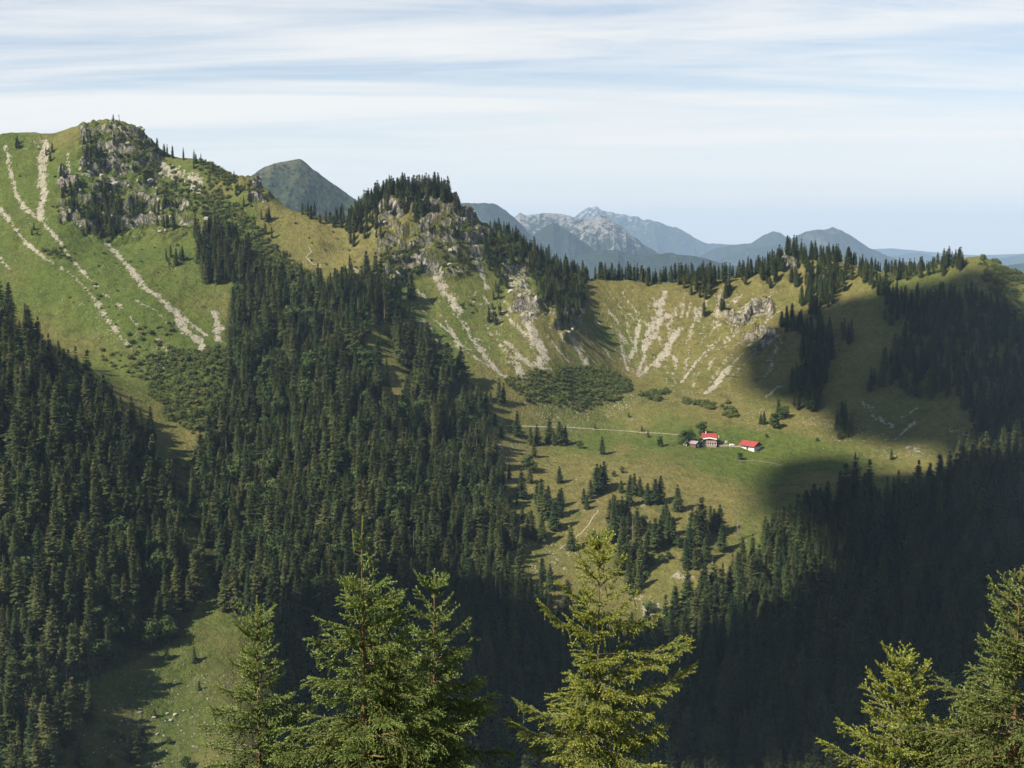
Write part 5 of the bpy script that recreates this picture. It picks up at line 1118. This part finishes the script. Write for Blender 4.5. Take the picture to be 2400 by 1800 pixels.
    part('wall', [box(-1.4, 1.4, -1.3, 1.3, -1.5, 2.1)], M_WHITE, wh); part('gable', [gable_prism(-1.39, 1.39, -1.29, 1.29, 2.1, 3.0)], M_WHITE, wh)
    part('roof', [slab((-1.8, -1.8, 1.8), (1.8, -1.8, 1.8), (1.8, 0, 3.08), (-1.8, 0, 3.08), .1), slab((-1.8, .01, 3.08), (1.8, .01, 3.08), (1.8, 1.8, 1.8), (-1.8, 1.8, 1.8), .1)], M_CLOTH, wh)
    part('doorway', [box(-.2, .8, -1.36, -1.31, -.3, 1.6)], M_WOOD, wh)
    # barn on the right
    p = ground_at(1762, 1052); HUT_SPOTS.append((p, 13))
    bn = empty('barn', (p[0] - .5, p[1] + 1.5, p[2] + .3), math.radians(-47)); tag(bn, 'long low barn with bright red roof and white lower walls', 'barn')
    part('lower_wall', [box(-6.6, 6.6, -4.4, 4.4, -3, 1.9)], M_WHITE, bn); part('upper_wall', [box(-6.55, 6.55, -4.3, 4.3, 1.9, 3.0), gable_prism(-6.5, 6.5, -4.3, 4.3, 3.0, 5.4)], M_WOOD, bn)
    rf = part('roof', [slab((-7.7, -5.7, 2.35), (7.7, -5.7, 2.35), (7.7, 0, 5.55), (-7.7, 0, 5.55), .2), slab((-7.7, .01, 5.55), (7.7, .01, 5.55), (7.7, 5.7, 2.35), (-7.7, 5.7, 2.35), .2)], M_RED, bn)
    part('vent', [tube([(-4.4, .3, 5.3), (-4.4, .3, 6.3)], [.2, .2], 8)], M_SHINGLE, rf)
    part('gutter', [box(-7.7, 7.7, -5.82, -5.71, 2.28, 2.42)], M_SHINGLE, rf)
    windows(bn, (-5.2, -3, 2.8, 5.0), -4.4, .8, 1.7, .8); part('stable_door', [box(-.9, .9, -4.5, -4.41, -.6, 2.0)], M_WOOD, bn)
    # parked car
    p = ground_at(1716, 1045)
    car = empty('parked_car', (p[0], p[1], p[2] + .05), math.radians(8)); tag(car, 'small white car parked between hut and barn', 'car')
    prof = [(-2.1, .35), (-2.1, .85), (-1.9, 1.0), (-1.55, 1.5), (.55, 1.55), (1.15, 1.05), (2.0, .92), (2.15, .6), (2.1, .35)]
    n = len(prof); V = np.array([(x, s * (.85 if z < 1.2 else .7), z) for s in (-1, 1) for x, z in prof])
    Fq = [(i, i + 1, n + i + 1, n + i) for i in range(n - 1)] + [(n - 1, 0, n, 2 * n - 1)]
    body = bmesh.new(); vs_ = [body.verts.new(c) for c in V]
    for f in Fq: body.faces.new([vs_[i] for i in f])
    body.faces.new([vs_[i] for i in range(n)][::-1]); body.faces.new([vs_[n + i] for i in range(n)]); me = bpy.data.meshes.new('body'); body.to_mesh(me); body.free()
    link('body', me, M_CAR, car)
    for s in (-1, 1):
        part('side_window', [box(-1.35, .45, s * .78 - .02, s * .78 + .02, 1.05, 1.42)], M_GLASS, car)
        for x in (-1.35, 1.35):
            w = part('wheel', [tube([(x, s * .88 - .1, .33), (x, s * .88 + .1, .33)], [.33, .33], 12)], M_TYRE, car)
    part('windscreen', [slab((.62, -.62, 1.50), (1.12, -.68, 1.10), (1.12, .68, 1.10), (.62, .62, 1.50), .03)], M_GLASS, car)
build_huts()

def ribbon(name, pix, width, mat, lift=.16):
    pix = np.array(pix, float); n = 14 * (len(pix) - 1) + 1; k = np.linspace(0, len(pix) - 1, n)
    P = hit(np.interp(k, range(len(pix)), pix[:, 0]), np.interp(k, range(len(pix)), pix[:, 1])); P = P[~np.isnan(P[:, 0])]
    T = np.gradient(P[:, :2], axis=0); T /= np.linalg.norm(T, axis=1)[:, None] + 1e-9; N = np.c_[-T[:, 1], T[:, 0]]
    w = width * (1 + .35 * fbm(np.arange(len(P)) * .5, np.zeros(len(P)), 3, 2))
    rows = []
    for s in (-.5, 0, .5):
        xy = P[:, :2] + N * (w * s)[:, None]; rows.append(np.c_[xy, H(xy[:, 0], xy[:, 1]) + lift])
    V = np.concatenate(rows); m = len(P); i = np.arange(m - 1)
    Fq = np.concatenate([np.c_[i, i + 1, m + i + 1, m + i], np.c_[m + i, m + i + 1, 2 * m + i + 1, 2 * m + i]])
    tag(link(name, mesh_np(name, V, Fq, True), mat), kind='structure')
ribbon('path', Z5([(1080,252),(1240,262),(1380,270),(1480,280),(1600,285),(1695,293)]), 1.2, M_PAVE)
ribbon('path', [(1700,1044),(1712,1046),(1735,1047),(1742,1048)], 3.0, M_PAVE); ribbon('path', [(1403,1195),(1400,1202),(1392,1208),(1385,1220),(1380,1230),(1362,1250),(1345,1262),(1312,1287)], 0.9, M_PAVE)
ribbon('path', zt([(1340,860),(1420,880),(1560,890),(1700,885),(1850,905),(2000,925),(2150,970)], 1540, 960, 7.373), 0.7, M_PAVE, .12)
ribbon('path', Z2([(55,540),(70,570),(40,600),(80,640),(120,640),(115,690),(105,740),(85,775)]), 0.8, M_PAVE); ribbon('path', Z2([(935,1370),(1010,1340)]), 1.6, M_PAVE); ribbon('path', Z5([(480,205),(600,215),(700,240),(1080,252)]), 1.0, M_PAVE, .12)
def summit_cross():
    p = at(273, 287, 1345); x, y = p[0], 1343.0
    best = np.arange(1325, 1360, 1.0); zz = H(np.full_like(best, x), best); y = float(best[zz.argmax()]); z = float(zz.max())
    o = empty('summit_cross', (x, y, z)); tag(o, 'tall slim summit cross on the rocky peak at the upper left', 'cross')
    part('post', [box(-.16, .16, -.16, .16, -1, 6.2)], M_WOOD, o); part('crossbar', [box(-1.2, 1.2, -.13, .13, 4.6, 4.9)], M_WOOD, o)
summit_cross()
def dead_tree(u, v, hpx, label, lean=0.0):
    p = ground_at(u, v); h = hpx * p[1] / F_PX; r = np.random.default_rng(int(u)); o = empty('dead_spruce', tuple(p)); tag(o, label, 'tree', 'dead standing spruces')
    part('trunk', [tube([(0, 0, -1), (lean * .3, 0, h * .4), (lean, 0, h)], [.28, .2, .04], 6)], M_DEAD, o)
    tw = []
    for z in np.arange(h * .15, h * .97, .42):
        for b in range(5):
            a = r.uniform(0, 6.28); L = (1 - z / h) * h * .13 * r.uniform(.5, 1.2) + .25; q = np.array([lean * z / h, 0, z])
            tw.append(tube([q, q + np.array([math.cos(a) * L * .6, math.sin(a) * L * .6, -.05 * L]), q + np.array([math.cos(a) * L, math.sin(a) * L, -.25 * L])], [.05, .035, .015], 3))
    part('branches', tw, M_DEAD, o)
dead_tree(*Z5([(2035, 900)])[0], 75, 'grey-pink dead spruce standing alone on the bare slope', .3)
dead_tree(308, 1160, 46, 'bare grey dead trunk in the gap of the left forest'); dead_tree(519, 1150, 42, 'bare grey dead trunk at the left rim of the middle forest'); dead_tree(836, 790, 40, 'bare dead trunk beside the brown clearing')

# ------------------------------------------------------------------ unseen clouds added towards the sun, shaped to cast shade on the slopes
SHADE = [
    [(2290,640),(2235,672),(2130,690),(1985,712),(1905,740),(1830,765),(1760,815),(1745,870),(1790,925),(1905,945),(1975,1000),(2060,1040),(2180,1030),(2300,1090),(2440,1000),(2410,800),(2350,700)],
    [(1800,1130),(1850,1100),(1900,1088),(1960,1088),(2030,1115),(2200,1130),(2450,1120),(2450,1400),(2450,1840),(1250,1840),(640,1840),(640,1600),(700,1490),(900,1450),(1010,1400),(1150,1420),(1250,1470),(1400,1515),(1600,1560),(1800,1530),(1900,1490),(1990,1400),(2010,1290),(1900,1225),(1800,1190)]]
def shadow_clouds():
    k = NT('cloud'); M_CLOUD = k.done(k.mix(k.noise(k.coord('Object'), .01, 3), (0.8, 0.8, 0.82), (0.7, 0.7, 0.73)))
    bm = bmesh.new(); bmesh.ops.create_icosphere(bm, subdivisions=2, radius=1.0); SV = np.array([v.co[:] for v in bm.verts]); SF = np.array([[v.index for v in f.verts] for f in bm.faces]); bm.free()
    r = np.random.default_rng(21)
    for pl, rad, step, lab in zip(SHADE, (17, 17), (26, 30), ('unseen white cloud added and shaped to shade the right-hand mountain', 'wide unseen white cloud added and shaped to shade the lower forest slopes')):
        pl = np.array(pl, float); uu, vv = np.meshgrid(np.arange(pl[:, 0].min(), pl[:, 0].max(), step), np.arange(pl[:, 1].min(), pl[:, 1].max(), step * .62))
        ok = in_poly(uu, vv, pl); uu, vv = uu[ok] + r.uniform(-6, 6, ok.sum()), vv[ok] + r.uniform(-5, 5, ok.sum())
        P = hit(uu, vv); P = P[~np.isnan(P[:, 0])]; P[:, 2] += 6
        if step == 26: P = P[fbm(P[:, 0] / 45, P[:, 1] / 45, 17, 3) + r.normal(0, .12, len(P)) > -.42]
        C = P + SUN * (3000 + r.uniform(-25, 25, (len(P), 1)))
        shapes = []
        for c in C:
            s = rad * r.uniform(.75, 1.35, 3) * np.array([1, 1, .8]); shapes.append((SV * s * (1 + .08 * r.normal(size=(len(SV), 1))) + c, SF))
        v, f = cat(shapes); tag(link('cloud', mesh_np('cloud', v, f, True), M_CLOUD), lab, 'cloud')
        print('CLOUD', len(C))
shadow_clouds()
place_trees()
# ------------------------------------------------------------------ the air between the camera and the far ranges
def build_haze():
    x0, x1, y0, y1, z0, z1 = -40000, 40000, -5000, 30000, BASE - 31.5, 760
    V = [(x0, y0, z0), (x1, y0, z0), (x1, y1, z0), (x0, y1, z0), (x0, y0, z1), (x1, y0, z1), (x1, y1, z1), (x0, y1, z1)]
    Fc = [(0, 3, 2, 1), (4, 5, 6, 7), (0, 1, 5, 4), (1, 2, 6, 5), (2, 3, 7, 6), (3, 0, 4, 7)]
    me = mesh_np('haze', np.array(V), np.array(Fc))
    m = bpy.data.materials.new('haze'); m.use_nodes = True; n = m.node_tree.nodes; n.remove(n['Principled BSDF'])
    pv = n.new('ShaderNodeVolumePrincipled'); pv.inputs['Color'].default_value = (0.53, 0.745, 1.0, 1)
    pv.inputs['Density'].default_value = HAZE; pv.inputs['Anisotropy'].default_value = 0.0
    m.node_tree.links.new(pv.outputs[0], n['Material Output'].inputs['Volume'])
    tag(link('haze', me, m), 'pale blue haze that veils the far mountains', 'haze', kind='stuff')
HAZE = 4.2e-5
build_haze()
